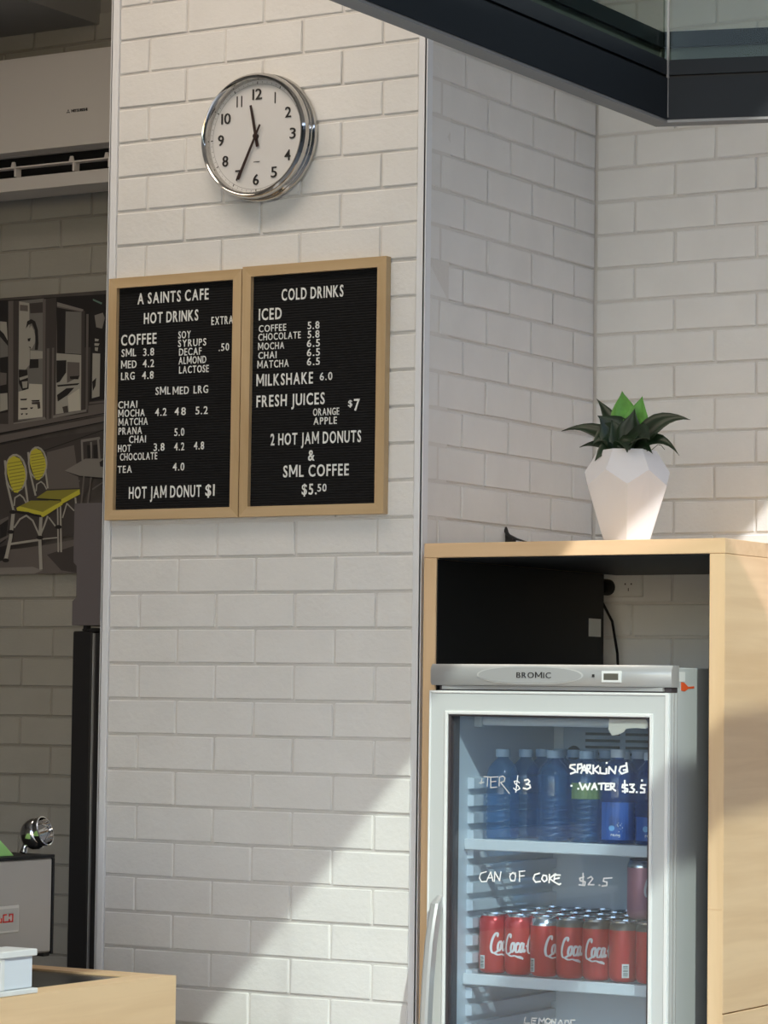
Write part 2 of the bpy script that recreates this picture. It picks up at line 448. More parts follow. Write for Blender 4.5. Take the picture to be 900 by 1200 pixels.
for i in range(1, 13):
    a = i * PI / 6; r = .1035 if i not in (11, 1, 5, 7) else .103
    t = str(i); wd = .0165 if len(t) == 1 else (.027 if i != 11 else .019)
    if i == 1: wd = .004
    px, pz = cx + math.sin(a) * r, cz + math.cos(a) * r - .0135
    os_ = place_text(t, ck, px - wd / 2, px + wd / 2, pz, .027, -.0345, M_ink, 'ink', 'numeral', 0.004, 0.10) if i not in (1, 11) else []
    if i == 1: build('numeral', MB().box(px - .0015, px + .0015, -.0345, -.0338, pz, pz + .027), M_ink, ck)
    if i == 11:
        for q in (-.0065, .0065): build('numeral', MB().box(px + q - .0015, px + q + .0015, -.0345, -.0338, pz, pz + .027), M_ink, ck)
def hand(name, a, L, back, w0, w1, y):
    s_, c = math.sin(a), math.cos(a)
    def P(t, q): return (cx + s_ * t + c * q, cz + c * t - s_ * q)
    b = MB(); b.prism([P(-back, -w0), P(L, -w1), P(L, w1), P(-back, w0)], 1, y, y - .0012); build(name, b, M_hand, ck)
hand('minute_hand', math.radians(205.5), .112, .03, .0024, .004, -.040)
hand('hour_hand', math.radians(348.0), .078, .026, .0040, .0030, -.0375)
build('hub', MB().lathe([(0, .043), (.006, .043), (.006, .034)], (cx, 0, cz), 'Y', 16), M_hand, ck)
build('dial_mark', MB().box(cx - .008, cx + .010, -.0344, -.0338, cz - .062, cz - .0606), M_ink, ck)
build('lens', MB().lathe([(0, .0535), (.08, .0525), (.1375, .050)], (cx, 0, cz), 'Y', 64), M_cover, ck, 50)

# ------------------------------------------------------------------ letter boards
felt = mat('black_grooved_felt', (0.012, 0.012, 0.013), 0.9, spec=0.15)
_n = felt.node_tree; _g = _n.nodes.new('ShaderNodeNewGeometry'); _w = _n.nodes.new('ShaderNodeTexWave')
_w.wave_type = 'BANDS'; _w.bands_direction = 'Z'; _w.inputs['Scale'].default_value = 50.0
_b = _n.nodes.new('ShaderNodeBump'); _b.inputs['Strength'].default_value = 0.8; _b.inputs['Distance'].default_value = 0.002
_n.links.new(_g.outputs['Position'], _w.inputs['Vector']); _n.links.new(_w.outputs['Fac'], _b.inputs['Height'])
_n.links.new(_b.outputs[0], _n.nodes['Principled BSDF'].inputs['Normal'])
def letter_board(x0, x1, z0, z1, label, ox, oy, sc, lines):
    t = thing('letter_board', label, 'menu board', ((x0 + x1) / 2, 0, z0), 'letter boards on the brick pier')
    fw, yf, yb = .0245, -.022, -.001
    build('felt_panel', MB().box(x0 + fw - .002, x1 - fw + .002, -.010, yb, z0 + fw - .002, z1 - fw + .002), felt, t)
    for (a, b_, c, d, mm) in ((x0, x1, z1 - fw, z1, M_frx), (x0, x1, z0, z0 + fw, M_frx)):
        bb = MB(); up = c > (z0 + z1) / 2
        q = [(a, d if up else c), (b_, d if up else c), (b_ - fw, c if up else d), (a + fw, c if up else d)]
        bb.prism([(p[0], p[1]) for p in q], 1, yf, yb); build('frame_rail', bb, mm, t)
    for s_ in (0, 1):
        bb = MB()
        q = [(x0, z0), (x0, z1), (x0 + fw, z1 - fw), (x0 + fw, z0 + fw)] if s_ == 0 else [(x1, z0), (x1, z1), (x1 - fw, z1 - fw), (x1 - fw, z0 + fw)]
        bb.prism(q, 1, yf, yb); build('frame_stile', bb, M_frz, t)
    for (s, xa, xb, yb_, cap) in lines:
        p = at(ox + xa / sc, oy + yb_ / sc, 1, -.012)
        q = at(ox + xb / sc, oy + yb_ / sc, 1, -.012)
        place_text(s, t, p.x, q.x, p.z, cap / sc / 479, -.0105, M_letter, 'letters', 'letter', 0.014 if cap > 40 else 0.008, 0.17)
    return t
SC = 3.636
LB = [("A SAINTS CAFE", 185, 487, 242, 49), ("HOT DRINKS", 212, 443, 325, 48), ("EXTRAS", 500, 606, 330, 36), ("COFFEE", 115, 265, 418, 48),
 ("SML", 117, 178, 466, 34), ("3.8", 209, 255, 462, 34), ("MED", 115, 180, 516, 34), ("4.2", 207, 255, 511, 34), ("LRG", 115, 172, 565, 34), ("4.8", 204, 253, 561, 34),
 ("SOY", 359, 411, 388, 32), ("SYRUPS", 358, 477, 424, 32), ("DECAF", 362, 457, 461, 32), ("ALMOND", 360, 477, 498, 32), ("LACTOSE", 362, 488, 537, 32), (".50", 531, 575, 441, 33),
 ("SML", 262, 325, 628, 34), ("MED", 335, 403, 627, 34), ("LRG", 424, 485, 622, 34),
 ("CHAI", 103, 183, 686, 32), ("MOCHA", 103, 215, 723, 32), ("MATCHA", 104, 228, 760, 32), ("PRANA", 104, 203, 798, 32), ("CHAI", 149, 220, 833, 32), ("HOT", 102, 156, 872, 32), ("CHOCOLATE", 110, 268, 908, 32), ("TEA", 100, 160, 961, 32),
 ("4.2", 260, 308, 718, 34), ("4", 343, 361, 715, 34), ("8", 371, 390, 714, 34), ("5.2", 432, 484, 711, 34), ("5.0", 342, 384, 803, 34),
 ("3.8", 254, 299, 867, 34), ("4.2", 341, 384, 865, 34), ("4.8", 425, 468, 861, 34), ("4.0", 335, 384, 951, 34),
 ("HOT JAM DONUT", 148, 455, 1070, 52), ("$1", 474, 513, 1058, 50)]
RB = [("COLD DRINKS", 217, 480, 226, 50), ("ICED", 120, 217, 310, 50), ("COFFEE", 120, 236, 361, 30), ("5.8", 328, 378, 348, 32), ("CHOCOLATE", 118, 298, 397, 30), ("5.8", 328, 378, 386, 32),
 ("MOCHA", 117, 228, 437, 30), ("6.5", 325, 380, 424, 32), ("CHAI", 118, 195, 475, 30), ("6.5", 325, 380, 463, 32), ("MATCHA", 114, 247, 515, 32), ("6.5", 325, 380, 502, 32),
 ("MILKSHAKE", 110, 350, 591, 50), ("6.0", 380, 433, 566, 34), ("FRESH JUICES", 110, 400, 680, 50), ("$", 501, 518, 678, 28), ("7", 525, 550, 695, 50),
 ("ORANGE", 351, 462, 717, 31), ("APPLE", 353, 452, 755, 31), ("2 HOT JAM DONUTS", 170, 555, 843, 50), ("&", 330, 357, 908, 46), ("SML COFFEE", 224, 503, 979, 50), ("$5.", 303, 366, 1053, 46), ("50", 370, 408, 1040, 33)]
letter_board(-0.096, 0.300, 1.968, 2.566, 'oak-framed black letter board listing hot drinks, left of the pair under the clock', 110, 290, SC, LB)
letter_board(0.303, 0.707, 1.968, 2.570, 'oak-framed black letter board listing cold drinks, right of the pair beside the white trim', 270, 290, SC, RB)

# ------------------------------------------------------------------ split air conditioner
M_ac = mat('off_white_plastic', (0.72, 0.68, 0.65), 0.45)
ac = thing('air_conditioner', 'white wall-mounted split air conditioner above the cafe mural in the dim back room', 'air conditioner', (-1.1, 0.99, 2.99))
yf = .77
b = MB(); b.prism([(yf + .03, 3.374), (yf + .006, 3.368), (yf, 3.355), (yf, 3.094), (yf + .035, 3.089), (yf + .035, 3.374)], 0, -1.55, -.60); build('front_panel', b, M_ac, ac, True)
b = MB(); b.prism([(yf + .036, 3.372), (.988, 3.372), (.988, 3.0), (yf + .09, 2.978), (yf + .02, 2.985), (yf + .012, 3.022), (yf + .05, 3.03), (yf + .085, 3.04), (yf + .085, 3.088), (yf + .036, 3.088)], 0, -1.549, -.601); build('housing', b, M_ac, ac)
build('air_outlet', MB().box(-1.54, -.61, yf + .05, yf + .084, 3.032, 3.087), M_black, ac)
build('louvre', MB().box(-1.54, -.61, yf + .004, yf + .03, 3.048, 3.052), M_ac, ac)
for x in (-1.43, -1.29, -1.055, -.845, -.72):
    build('louvre_bracket', MB().prism([(x - .009, 3.052), (x + .009, 3.052), (x + .004, 3.070), (x - .004, 3.070)], 1, yf + .02, yf + .026).box(x + .016, x + .023, yf + .006, yf + .03, 3.024, 3.049), M_ac, ac)
lg = at(80, 131, 1, yf)
def rhomb(mb, px, pz, dx, dz, h):   # a little upright diamond
    pass
lb = MB(); s_ = .0042
for a in (90, 210, 330):
    a = math.radians(a); d = Vector((math.cos(a), math.sin(a))); n_ = Vector((-d.y, d.x))
    c0 = Vector((lg.x, lg.z)); P = [c0, c0 + d * s_ * .87 + n_ * s_ * .5, c0 + d * s_ * 1.73, c0 + d * s_ * .87 - n_ * s_ * .5]
    lb.prism([(p.x, p.y) for p in P], 1, yf - .0006, yf + .001)
build('emblem', lb, M_ink, ac)
place_text('MITSUBISHI', ac, lg.x + .012, lg.x + .068, lg.z - .003, .0085, yf - .0006, M_ink, 'ink', 'letter', 0.02, 0.08)

# ------------------------------------------------------------------ mural
YM = 0.978
mu = thing('mural', 'large dark cafe mural with two yellow bistro chairs hung on the rear wall', 'mural', (-1.3, YM, 1.888))
build('canvas', MB().box(-2.2, -.55, YM, .992, 1.888, 2.708), mat('mural_ground', (0.090, 0.078, 0.074), .7, var=.25, vscale=14), mu)
cols = {'k': (0.02, 0.017, 0.018), 'd': (0.065, 0.055, 0.053), 'm': (0.15, 0.13, 0.122), 'g': (0.25, 0.23, 0.215), 'l': (0.42, 0.40, 0.36), 'w': (0.60, 0.57, 0.50),
        'y': (0.62, 0.56, 0.06), 'o': (0.30, 0.27, 0.045), 'p': (0.20, 0.19, 0.18), 't': (0.15, 0.24, 0.20)}
cm = {k: mat('mural_ink_' + k, c, .7) for k, c in cols.items()}; ck_ = list(cm); layer = [0]
mp_ = MB()
def mpoly(c, pts, sc, ox, oy):
    layer[0] += 1; y = YM - .0003 - layer[0] * .00008; mp_.mi = ck_.index(c)
    ps = [at(ox + a / sc, oy + b_ / sc, 1, y) for a, b_ in pts]
    mp_._f([mp_.bm.verts.new(p) for p in ps])
def A_(c, *pts): mpoly(c, pts, 6.43, 0, 340)
def B_(c, *pts): mpoly(c, pts, 6.0, 0, 500)
def line(c, wd, *pts):
    for (a, b_), (e, f) in zip(pts, pts[1:]):
        d = Vector((e - a, f - b_)); d.normalize(); n_ = Vector((-d.y, d.x)) * wd / 2; x = d * wd * .2
        B_(c, (a + n_.x - x.x, b_ + n_.y - x.y), (e + n_.x + x.x, f + n_.y + x.y), (e - n_.x + x.x, f - n_.y + x.y), (a - n_.x - x.x, b_ - n_.y - x.y))
A_('k', (-200, 90), (800, 30), (800, 420), (-200, 520)); A_('d', (-200, 500), (800, 420), (800, 900), (-200, 1080))
A_('k', (-200, 110), (60, 85), (62, 920), (-200, 960)); A_('m', (62, 82), (100, 80), (100, 1030), (62, 1040)); A_('d', (100, 80), (142, 78), (130, 1000), (102, 1020))
A_('l', (0, 235), (50, 240), (58, 380), (30, 330), (0, 300)); A_('m', (0, 620), (50, 625), (48, 710), (0, 720)); A_('l', (0, 780), (55, 775), (58, 900), (0, 915)); A_('p', (0, 350), (60, 420), (60, 500), (0, 510))
A_('k', (0, 510), (60, 505), (60, 610), (0, 620)); A_('d', (-200, 520), (0, 500), (0, 960), (-200, 990))
# window 1
A_('p', (142, 82), (330, 62), (325, 960), (135, 985)); A_('l', (145, 85), (220, 98), (225, 560), (190, 600), (140, 595)); A_('m', (150, 110), (210, 115), (210, 160), (150, 155)); A_('d', (222, 100), (325, 90), (322, 170), (228, 175))
A_('k', (195, 290), (205, 235), (235, 218), (265, 235), (285, 300), (290, 400), (285, 450), (262, 450), (268, 380), (262, 300), (240, 250), (215, 262))
A_('l', (215, 300), (235, 265), (255, 300), (265, 345), (262, 400), (240, 440), (218, 440), (222, 400), (208, 380), (218, 350)); A_('k', (208, 365), (232, 360), (225, 385), (210, 385)); A_('k', (215, 425), (235, 430), (228, 440))
A_('l', (228, 455), (325, 460), (322, 515), (228, 522)); A_('k', (225, 520), (290, 520), (290, 585), (220, 590)); A_('p', (205, 600), (325, 595), (322, 700), (290, 700), (210, 740)); A_('k', (142, 600), (205, 600), (215, 740), (170, 760), (142, 700))
A_('l', (145, 660), (210, 640), (210, 660), (150, 680)); A_('l', (165, 690), (208, 685), (205, 735), (172, 740))
A_('w', (140, 765), (215, 745), (220, 705), (318, 710), (320, 955), (138, 975))
for q in ((150, 820, 205), (235, 830, 300), (150, 890, 210), (155, 930, 175), (190, 930, 210), (225, 885, 250)): A_('k', (q[0], q[1]), (q[2], q[1] - 3), (q[2] - 6, q[1] + 9), (q[0] + 8, q[1] + 11))
A_('d', (238, 845), (300, 840), (305, 890), (285, 895), (280, 860), (240, 860))
A_('m', (322, 68), (345, 66), (340, 955), (320, 960))
A_('d', (345, 66), (425, 56), (425, 300), (450, 340), (430, 430), (425, 950), (345, 960)); A_('m', (352, 440), (372, 438), (368, 985), (350, 990)); A_('m', (392, 435), (408, 433), (405, 980), (388, 985))
A_('g', (100, 1000), (340, 955), (350, 985), (105, 1030))
# window 2
A_('m', (430, 90), (630, 145), (640, 900), (415, 945)); A_('k', (428, 130), (612, 165), (610, 490), (430, 475)); A_('p', (495, 160), (612, 165), (610, 482), (490, 475))
A_('g', (430, 90), (625, 145), (620, 160), (430, 120)); A_('l', (425, 475), (612, 488), (610, 905), (420, 935)); A_('k', (425, 530), (500, 528), (498, 620), (450, 690), (425, 700)); A_('m', (505, 540), (600, 545), (600, 650), (505, 700))
A_('k', (525, 650), (598, 645), (590, 672), (530, 670)); A_('k', (430, 715), (600, 700), (585, 715), (435, 728)); A_('k', (430, 790), (500, 740), (560, 735), (510, 790), (435, 840)); A_('d', (470, 880), (510, 870), (515, 920), (480, 925)); A_('w', (510, 800), (600, 740), (605, 905), (520, 915))
A_('d', (615, 160), (640, 155), (640, 900), (612, 905)); A_('m', (650, 180), (668, 180), (660, 900), (645, 905)); A_('g', (400, 945), (650, 898), (652, 915), (400, 965))
# window 3 + lantern
A_('k', (690, 170), (800, 150), (790, 820), (672, 840)); A_('l', (698, 475), (755, 478), (750, 800), (692, 815)); A_('k', (695, 690), (725, 660), (720, 720), (700, 760)); A_('g', (712, 190), (775, 170), (790, 210), (770, 290), (725, 280)); A_('t', (700, 65), (770, 95), (765, 108), (700, 78))
A_('l', (715, 365), (745, 370), (740, 385), (715, 385)); A_('l', (712, 400), (750, 402), (742, 420), (712, 418)); A_('l', (715, 430), (740, 432), (735, 460), (715, 455)); A_('m', (672, 845), (800, 830), (800, 845), (672, 858))
A_('m', (665, 870), (800, 850), (800, 925), (665, 945))
# sills
A_('m', (-200, 1005), (100, 1010), (800, 905), (800, 935), (100, 1065), (-200, 1110)); A_('k', (-200, 1105), (0, 1075), (800, 922), (800, 930), (0, 1085), (-200, 1115))
A_('m', (-200, 1130), (0, 1095), (800, 945), (800, 985), (0, 1150), (-200, 1190)); A_('k', (-200, 1190), (0, 1150), (800, 985), (800, 992), (0, 1158), (-200, 1200))
B_('d', (-200, 190), (0, 130), (740, 20), (740, 180), (560, 560), (520, 760), (0, 860), (-200, 880)); B_('k', (310, 165), (740, 15), (740, 22), (310, 172)); B_('m', (330, 180), (520, 130), (560, 430), (330, 440))
B_('m', (-200, 880), (120, 860), (330, 830), (545, 790), (545, 1030), (-200, 1040)); B_('d', (330, 900), (545, 830), (545, 1030), (430, 1010)); B_('g', (-200, 1000), (230, 985), (300, 1010), (240, 1035), (-200, 1045)); B_('k', (-200, 900), (60, 830), (20, 940), (-200, 1000)); B_('k', (0, 660), (60, 640), (40, 800), (0, 830))
B_('m', (0, 655), (60, 630), (60, 650), (0, 690)); B_('m', (0, 790), (60, 760), (60, 775), (0, 815))
# background table and chair
B_('g', (455, 310), (600, 225), (740, 225), (740, 360), (560, 345)); B_('k', (455, 312), (560, 345), (740, 360), (740, 372), (560, 355)); line('g', 14, (580, 235), (575, 100)); line('g', 12, (640, 220), (640, 110)); line('g', 14, (700, 225), (690, 90)); line('g', 18, (575, 100), (700, 80)); B_('k', (612, 130), (635, 130), (638, 220), (615, 222)); B_('k', (655, 130), (685, 125), (685, 222), (658, 222))
line('m', 12, (590, 350), (570, 560)); line('m', 12, (640, 360), (615, 560)); line('m', 10, (470, 430), (560, 380)); line('m', 10, (650, 440), (740, 380)); B_('k', (700, 250), (740, 220), (740, 285), (705, 280))
# yellow chairs: rear one then front one
def chair(dx, dy, back, seat, legs):
    pass
def ell(c, x, y, a, b_, rot=0, n=18):
    P = []
    for i in range(n):
        t = 2 * PI * i / n; u, v = a * math.cos(t), b_ * math.sin(t)
        P.append((x + u * math.cos(rot) - v * math.sin(rot), y + u * math.sin(rot) + v * math.cos(rot)))
    B_(c, *P)
def bchair(ox, oy, s=1.0):
    q = lambda x, y: (ox + x * s, oy + y * s)
    for L, wd in (([(35, 240), (50, 400), (95, 590)], 15), ([(180, 300), (178, 400), (195, 530)], 14)): line('l', wd * s, *[q(*p) for p in L])
    ell('l', *q(112, 325), 80 * s, 135 * s, -.06); ell('k', *q(112, 328), 66 * s, 122 * s, -.06)
    B_('y', *[q(*p) for p in ((60, 230), (95, 205), (140, 225), (172, 290), (182, 350), (165, 410), (125, 465), (98, 462), (70, 400), (50, 330), (48, 270))])
    for i in range(9):
        yy = 245 + i * 24; B_('o', *[q(*p) for p in ((55 + i * 3, yy + 12), (172 - abs(i - 4) * 3, yy - 6), (172 - abs(i - 4) * 3, yy), (55 + i * 3, yy + 18))])
    line('l', 10 * s, *[q(*p) for p in ((100, 555), (105, 500), (140, 478), (165, 500), (185, 540))])
bchair(168, -25, .86)
line('l', 12, (530, 500), (535, 560)); line('l', 12, (425, 560), (430, 880)); line('l', 10, (405, 560), (410, 880)); line('l', 9, (440, 640), (470, 540), (520, 590)); line('l', 9, (300, 790), (400, 780))
B_('o', (255, 500), (330, 450), (560, 440), (430, 520), (350, 520)); B_('y', (430, 512), (560, 440), (562, 475), (432, 545)); B_('k', (255, 502), (430, 512), (430, 524), (280, 512))
bchair(0, 0, 1.0)
for L, wd in (([(95, 590), (75, 780), (40, 940)], 24), ([(288, 640), (280, 800), (288, 1000)], 22), ([(100, 710), (140, 650), (185, 625), (230, 660), (275, 760)], 12), ([(285, 760), (310, 700), (335, 630)], 12), ([(75, 825), (280, 795)], 16), ([(345, 640), (390, 700)], 10)): line('l', wd, *L)
for p in ((90, 600), (75, 740), (40, 940), (280, 780), (410, 705)): ell('k', p[0], p[1], 24, 14)
B_('o', (115, 570), (215, 520), (430, 520), (310, 605), (200, 600)); B_('y', (300, 600), (440, 520), (440, 548), (305, 635), (290, 630)); B_('y', (115, 570), (140, 560), (300, 600), (295, 632), (200, 600), (120, 590)); B_('k', (110, 590), (290, 622), (290, 638), (110, 606))
build('printed_picture', mp_, [cm[k] for k in ck_], mu)

# ------------------------------------------------------------------ black upright fridge behind the pier
uf = thing('upright_fridge', 'tall black upright fridge with charcoal header half hidden behind the pier edge', 'fridge', (-.25, .6, 0))
b = MB(); b.prism([(-.512, 1.721), (-.512, 1.784), (-.500, 1.795), (-.500, 1.879), (-.511, 1.888), (-.511, 2.045), (-.10, 2.045), (-.10, 1.721)], 1, .40, .80); build('header', b, M_bluep, uf)
build('door', MB().box(-.510, -.446, .40, .44, .20, 1.706, .004), M_bdoor, uf)
build('door_seam', MB().box(-.4455, -.4425, .404, .43, .20, 1.70), M_sil, uf)
build('door_frame', MB().box(-.4420, -.10, .41, .44, .20, 1.70), M_bdoor, uf)
build('body', MB().box(-.505, -.10, .445, .80, .12, 1.715), M_bdoor, uf)
build('hinge', MB().box(-.478, -.468, .405, .425, 1.700, 1.724).box(-.485, -.44, .41, .44, 1.7065, 1.712), M_bdoor, uf)
for x in (-.48, -.13): build('foot', MB().lathe([(0, 0), (.02, 0), (.02, .12), (0, .12)], (x, .5, 0), 'Z', 10), M_black, uf)

# ------------------------------------------------------------------ fridge cabinet
cb = thing('fridge_cabinet', 'tall pale maple cabinet housing the drinks fridge in the brick recess', 'cabinet', (1.2, .4, 0))
YF = -.05
build('top_panel', MB().box(.835, 1.588, YF, YC - .004, 1.862, 1.895, .0012), M_oakx, cb)
build('left_panel', MB().box(.835, .868, YF, .782, 0.0, 1.8615, .0012), M_oakz, cb)
build('top_shade_sheet', MB().box(.872, 1.5485, YF + .004, YC - .01, 1.8585, 1.8615), M_black, cb)  # black sheet stands in for the shade under the top panel
build('left_lining', MB().box(.8684, .8715, YF + .004, .782, 1.0, 1.858), M_black, cb)
build('right_panel', MB().box(1.552, 1.588, YF, YC - .004, .878, 1.8615, .0012), M_oaky, cb)
build('lower_right_panel', MB().box(1.552, 1.588, YF, YC - .004, 0.0, .8755, .0012), M_oaky, cb)
build('right_lining', MB().box(1.549, 1.5517, YF + .004, YC - .01, .0, 1.861), M_black, cb)
build('edge_strip', MB().box(1.5525, 1.5875, YF - .0012, YF - .0002, 1.099, 1.8615), M_oakz, cb)
build('edge_strip', MB().box(1.5525, 1.5875, YF - .0012, YF - .0002, .0, 1.0975), M_oakz, cb)
build('paper_tag', MB().box(.8718, .8728, .70, .765, 1.70, 1.745), M_letter, cb)

# power outlet on the brickwork in the niche
M_out = mat('outlet_white', (0.75, 0.75, 0.73), .4)
po = thing('power_outlet', 'white double power outlet on brick inside the cabinet niche', 'outlet', (.885, YC, 1.838))
build('plate', MB().box(.826, .944, YC - .012, YC - .001, 1.803, 1.873, .003), M_out, po)
for x in (.848, .905): build('switch', MB().box(x - .008, x + .008, YC - .0145, YC - .0115, 1.856, 1.864), M_out, po)
build('socket', MB().box(.9045, .9065, YC - .0125, YC - .0115, 1.818, 1.826).box(.895, .8985, YC - .0125, YC - .0115, 1.834, 1.838).box(.912, .9155, YC - .0125, YC - .0115, 1.834, 1.838), M_ink, po)
pl = thing('power_plug', 'black round plug with cord pushed into the outlet', 'plug', (.848, YC - .03, 1.828))
build('plug_body', MB().lathe([(0, .045), (.016, .045), (.021, .035), (.021, .0135), (0, .0135)], (.848, YC, 1.828), 'Y', 20), M_black, pl, True)
build('cord', MB().tube([(.848, YC - .045, 1.828), (.85, YC - .06, 1.80), (.88, YC - .05, 1.74), (.885, YC - .03, 1.66), (.886, YC - .02, 1.55)], .0035, 8), M_black, pl, True)

# ------------------------------------------------------------------ drinks fridge
df = thing('drinks_fridge', 'white glass-door drinks fridge with silver header inside the maple cabinet', 'fridge', (1.2, .1, 0))
X0, X1 = .907, 1.504; YD = -.141; YB = -.099
bd = MB()
bd.box(X0 + .01, X0 + .048, YB + .002, .395, .12, 1.60, .002); bd.box(X1 - .048, X1 - .010, YB + .002, .395, .12, 1.615, .002)
bd.box(X0 + .049, X1 - .049, YB + .02, .395, 1.515, 1.60); bd.box(X0 + .049, X1 - .049, YB + .002, .395, .12, .25); bd.box(X0 + .049, X1 - .049, .361, .395, .251, 1.514)
build('body', bd, M_frame, df)
ln = MB(); ln.box(X0 + .0485, X0 + .053, YB + .004, .36, .251, 1.514); ln.box(X1 - .053, X1 - .0485, YB + .004, .36, .251, 1.514)
ln.box(X0 + .054, X1 - .054, .352, .36, .251, 1.514); ln.box(X0 + .054, X1 - .054, YB + .004, .351, 1.506, 1.514); ln.box(X0 + .054, X1 - .054, YB + .004, .351, .251, .26)
build('liner', ln, M_liner, df)
for i in range(30):
    z = 1.365 - i * .039
    if z < .3: break
    for side in (0, 1):
        xa, xb = (X0 + .053, X0 + .069) if side == 0 else (X1 - .069, X1 - .053)
        q = [(xa, z - .026), (xa, z), (xb, z - .002), (xb, z - .024)] if side == 0 else [(xb, z - .026), (xb, z), (xa, z - .002), (xa, z - .024)]
        build('shelf_rib', MB().prism(q, 1, -.055, .345), M_liner, df)
# evaporator cover, knob, slots, light tube
M_evap = mat('grey_blue_plastic', (0.42, 0.50, 0.60), .5)
ev = build('evaporator_cover', MB().box(1.0, 1.445, .325, .3515, 1.315, 1.485, .003), M_evap, df)
build('thermostat_knob', MB().lathe([(0, .012), (.014, .012), (.017, .0)], (1.03, .325, 1.418), 'Y', 18), M_black, ev, True)
for r in range(6):
    z = 1.463 - r * .0155
    for xa, xb in ((1.06, 1.15), (1.165, 1.26), (1.275, 1.37)):
        if r >= 4 and xa < 1.1: xa = 1.085
        if r >= 4 and xa > 1.15: continue
        build('vent_slot', MB().box(xa, xb, .3236, .3252, z - .0032, z + .0032), M_black, ev)
build('light_tube', MB().lathe([(0, 0), (.010, 0), (.010, .46), (0, .46)], (.975, -.02, 1.492), 'X', 14), M_white, df, True)
build('tube_holder', MB().box(.962, .982, -.035, -.005, 1.478, 1.506, .002), M_frame, df)
# shelves
def shelf(z):
    sh = build('shelf', MB().box(X0 + .054, X1 - .054, -.072, -.060, z - .024, z + .001, .002), M_white, df)
    g = MB()
    for i in range(24):
        x = X0 + .072 + i * (X1 - X0 - .144) / 23; g.box(x - .0013, x + .0013, -.060, .335, z - .0045, z - .002)
    for y in (-.02, .14, .30): g.box(X0 + .07, X1 - .07, y - .002, y + .002, z - .0085, z - .0045)
    o = build('wire_grid', g, M_white, sh); return sh
for z in (1.228, .928, .60): shelf(z)
# header
hd = MB(); n = 14; zt, zb = 1.619, 1.572
def hprof(x):  # bowed front
    t = (x - X0) / (X1 - X0) * 2 - 1; return YD - .012 * (1 - abs(t) ** 4) + .0
rows = []
for i in range(n + 1):
    x = X0 + (X1 - X0) * i / n; y = hprof(x) if 0 < i < n else YD + .004
    c = [(YB + .0, zt), (y + .008, zt), (y + .001, zt - .010), (y, zt - .02), (y + .001, zb + .006), (y + .006, zb), (YB + .0, zb)]
    rows.append([hd.bm.verts.new((x, a, b_)) for a, b_ in c])
for A, B in zip(rows, rows[1:]):
    for j in range(len(A) - 1): hd._f([A[j], B[j], B[j + 1], A[j + 1]])
    hd._f([A[-1], B[-1], B[0], A[0]])
hd._f(rows[0]); hd._f(rows[-1][::-1])
hdr = build('header', hd, M_sil, df, 40)
# oval badge plate
ov = MB(); P = []; ocx, ocz, oa, ob = 1.168, 1.5955, .128, .0175
for i in range(40):
    t = 2 * PI * i / 40; P.append((ocx + oa * math.copysign(abs(math.cos(t)) ** .8, math.cos(t)), ocz + ob * math.sin(t)))
ov.prism(P, 1, YD - .0135, YD + .0)
rim = build('badge_plate', ov, M_sil, hdr)
P2 = [(ocx + (p[0] - ocx) * 1.035, ocz + (p[1] - ocz) * 1.16) for p in P]
build('badge_rim', MB().prism(P2, 1, YD - .0122, YD), mat('light_silver', (.70, .71, .71), .3, .4), hdr)
place_text('BROMIC', hdr, 1.137, 1.222, 1.5895, .0130, YD - .0142, M_ink, 'ink', 'letter', -0.004, 0.16)
build('display', MB().box(1.345, 1.392, YD - .0135, YD, 1.581, 1.606, .001), M_white, hdr)
build('display_screen', MB().box(1.351, 1.386, YD - .0142, YD - .013, 1.5865, 1.6005), mat('lcd_olive', (0.12, 0.115, 0.095), .25), hdr)
build('header_sticker', MB().box(1.3225, 1.3275, YD - .0138, YD - .006, 1.5925, 1.5985), M_ink, hdr)
build('header_gap', MB().box(X0 + .02, X1 - .004, YD + .012, YB, 1.5605, 1.5718), M_gask, df)
build('trim_lip', MB().box(X0 + .03, X1 - .02, YD + .004, YD + .012, 1.563, 1.5712), M_sil, df)
# door: four rails with stepped profile
zdt, zdb = 1.560, .16; gx0, gx1, gz1, gz0 = .957, 1.456, 1.507, .22
def member(pts, m=M_frame, y0=YD, y1=YB): return MB().prism(pts, 1, y0, y1)
dr = build('door', member([(X0, zdb), (X0, zdt), (gx0, gz1), (gx0, gz0)]).prism([(X1, zdb), (X1, zdt), (gx1, gz1), (gx1, gz0)], 1, YD, YB)
           .prism([(X0, zdt), (X1, zdt), (gx1, gz1), (gx0, gz1)], 1, YD, YB).prism([(X0, zdb), (X1, zdb), (gx1, gz0), (gx0, gz0)], 1, YD, YB), M_frame, df)
bead = MB(); e = .008
for (xa, xb, za, zc) in ((gx0 - e, gx0, gz0 - e, gz1 + e), (gx1, gx1 + e, gz0 - e, gz1 + e), (gx0, gx1, gz1, gz1 + e), (gx0, gx1, gz0 - e, gz0)):
    bead.box(xa, xb, YD - .0045, YD + .002, za, zc, .0015)
build('inner_bead', bead, M_white, dr)
ob_ = MB()
for (xa, xb, za, zc) in ((X0 + .001, X0 + .005, zdb, zdt - .001), (X1 - .012, X1 - .003, zdb, zdt - .001), (X0 + .005, X1 - .012, zdt - .006, zdt - .001)):
    ob_.box(xa, xb, YD - .003, YD + .002, za, zc, .0012)
build('outer_bead', ob_, M_white, dr)
gk = MB(); 
for (xa, xb, za, zc) in ((gx0 + .0005, gx0 + .006, gz0, gz1), (gx1 - .005, gx1 - .0005, gz0, gz1), (gx0 + .006, gx1 - .005, gz1 - .004, gz1 - .0005)): gk.box(xa, xb, YD + .001, YB - .001, za, zc)
build('glass_seal', gk, M_gask, dr)
YG = YD + .012
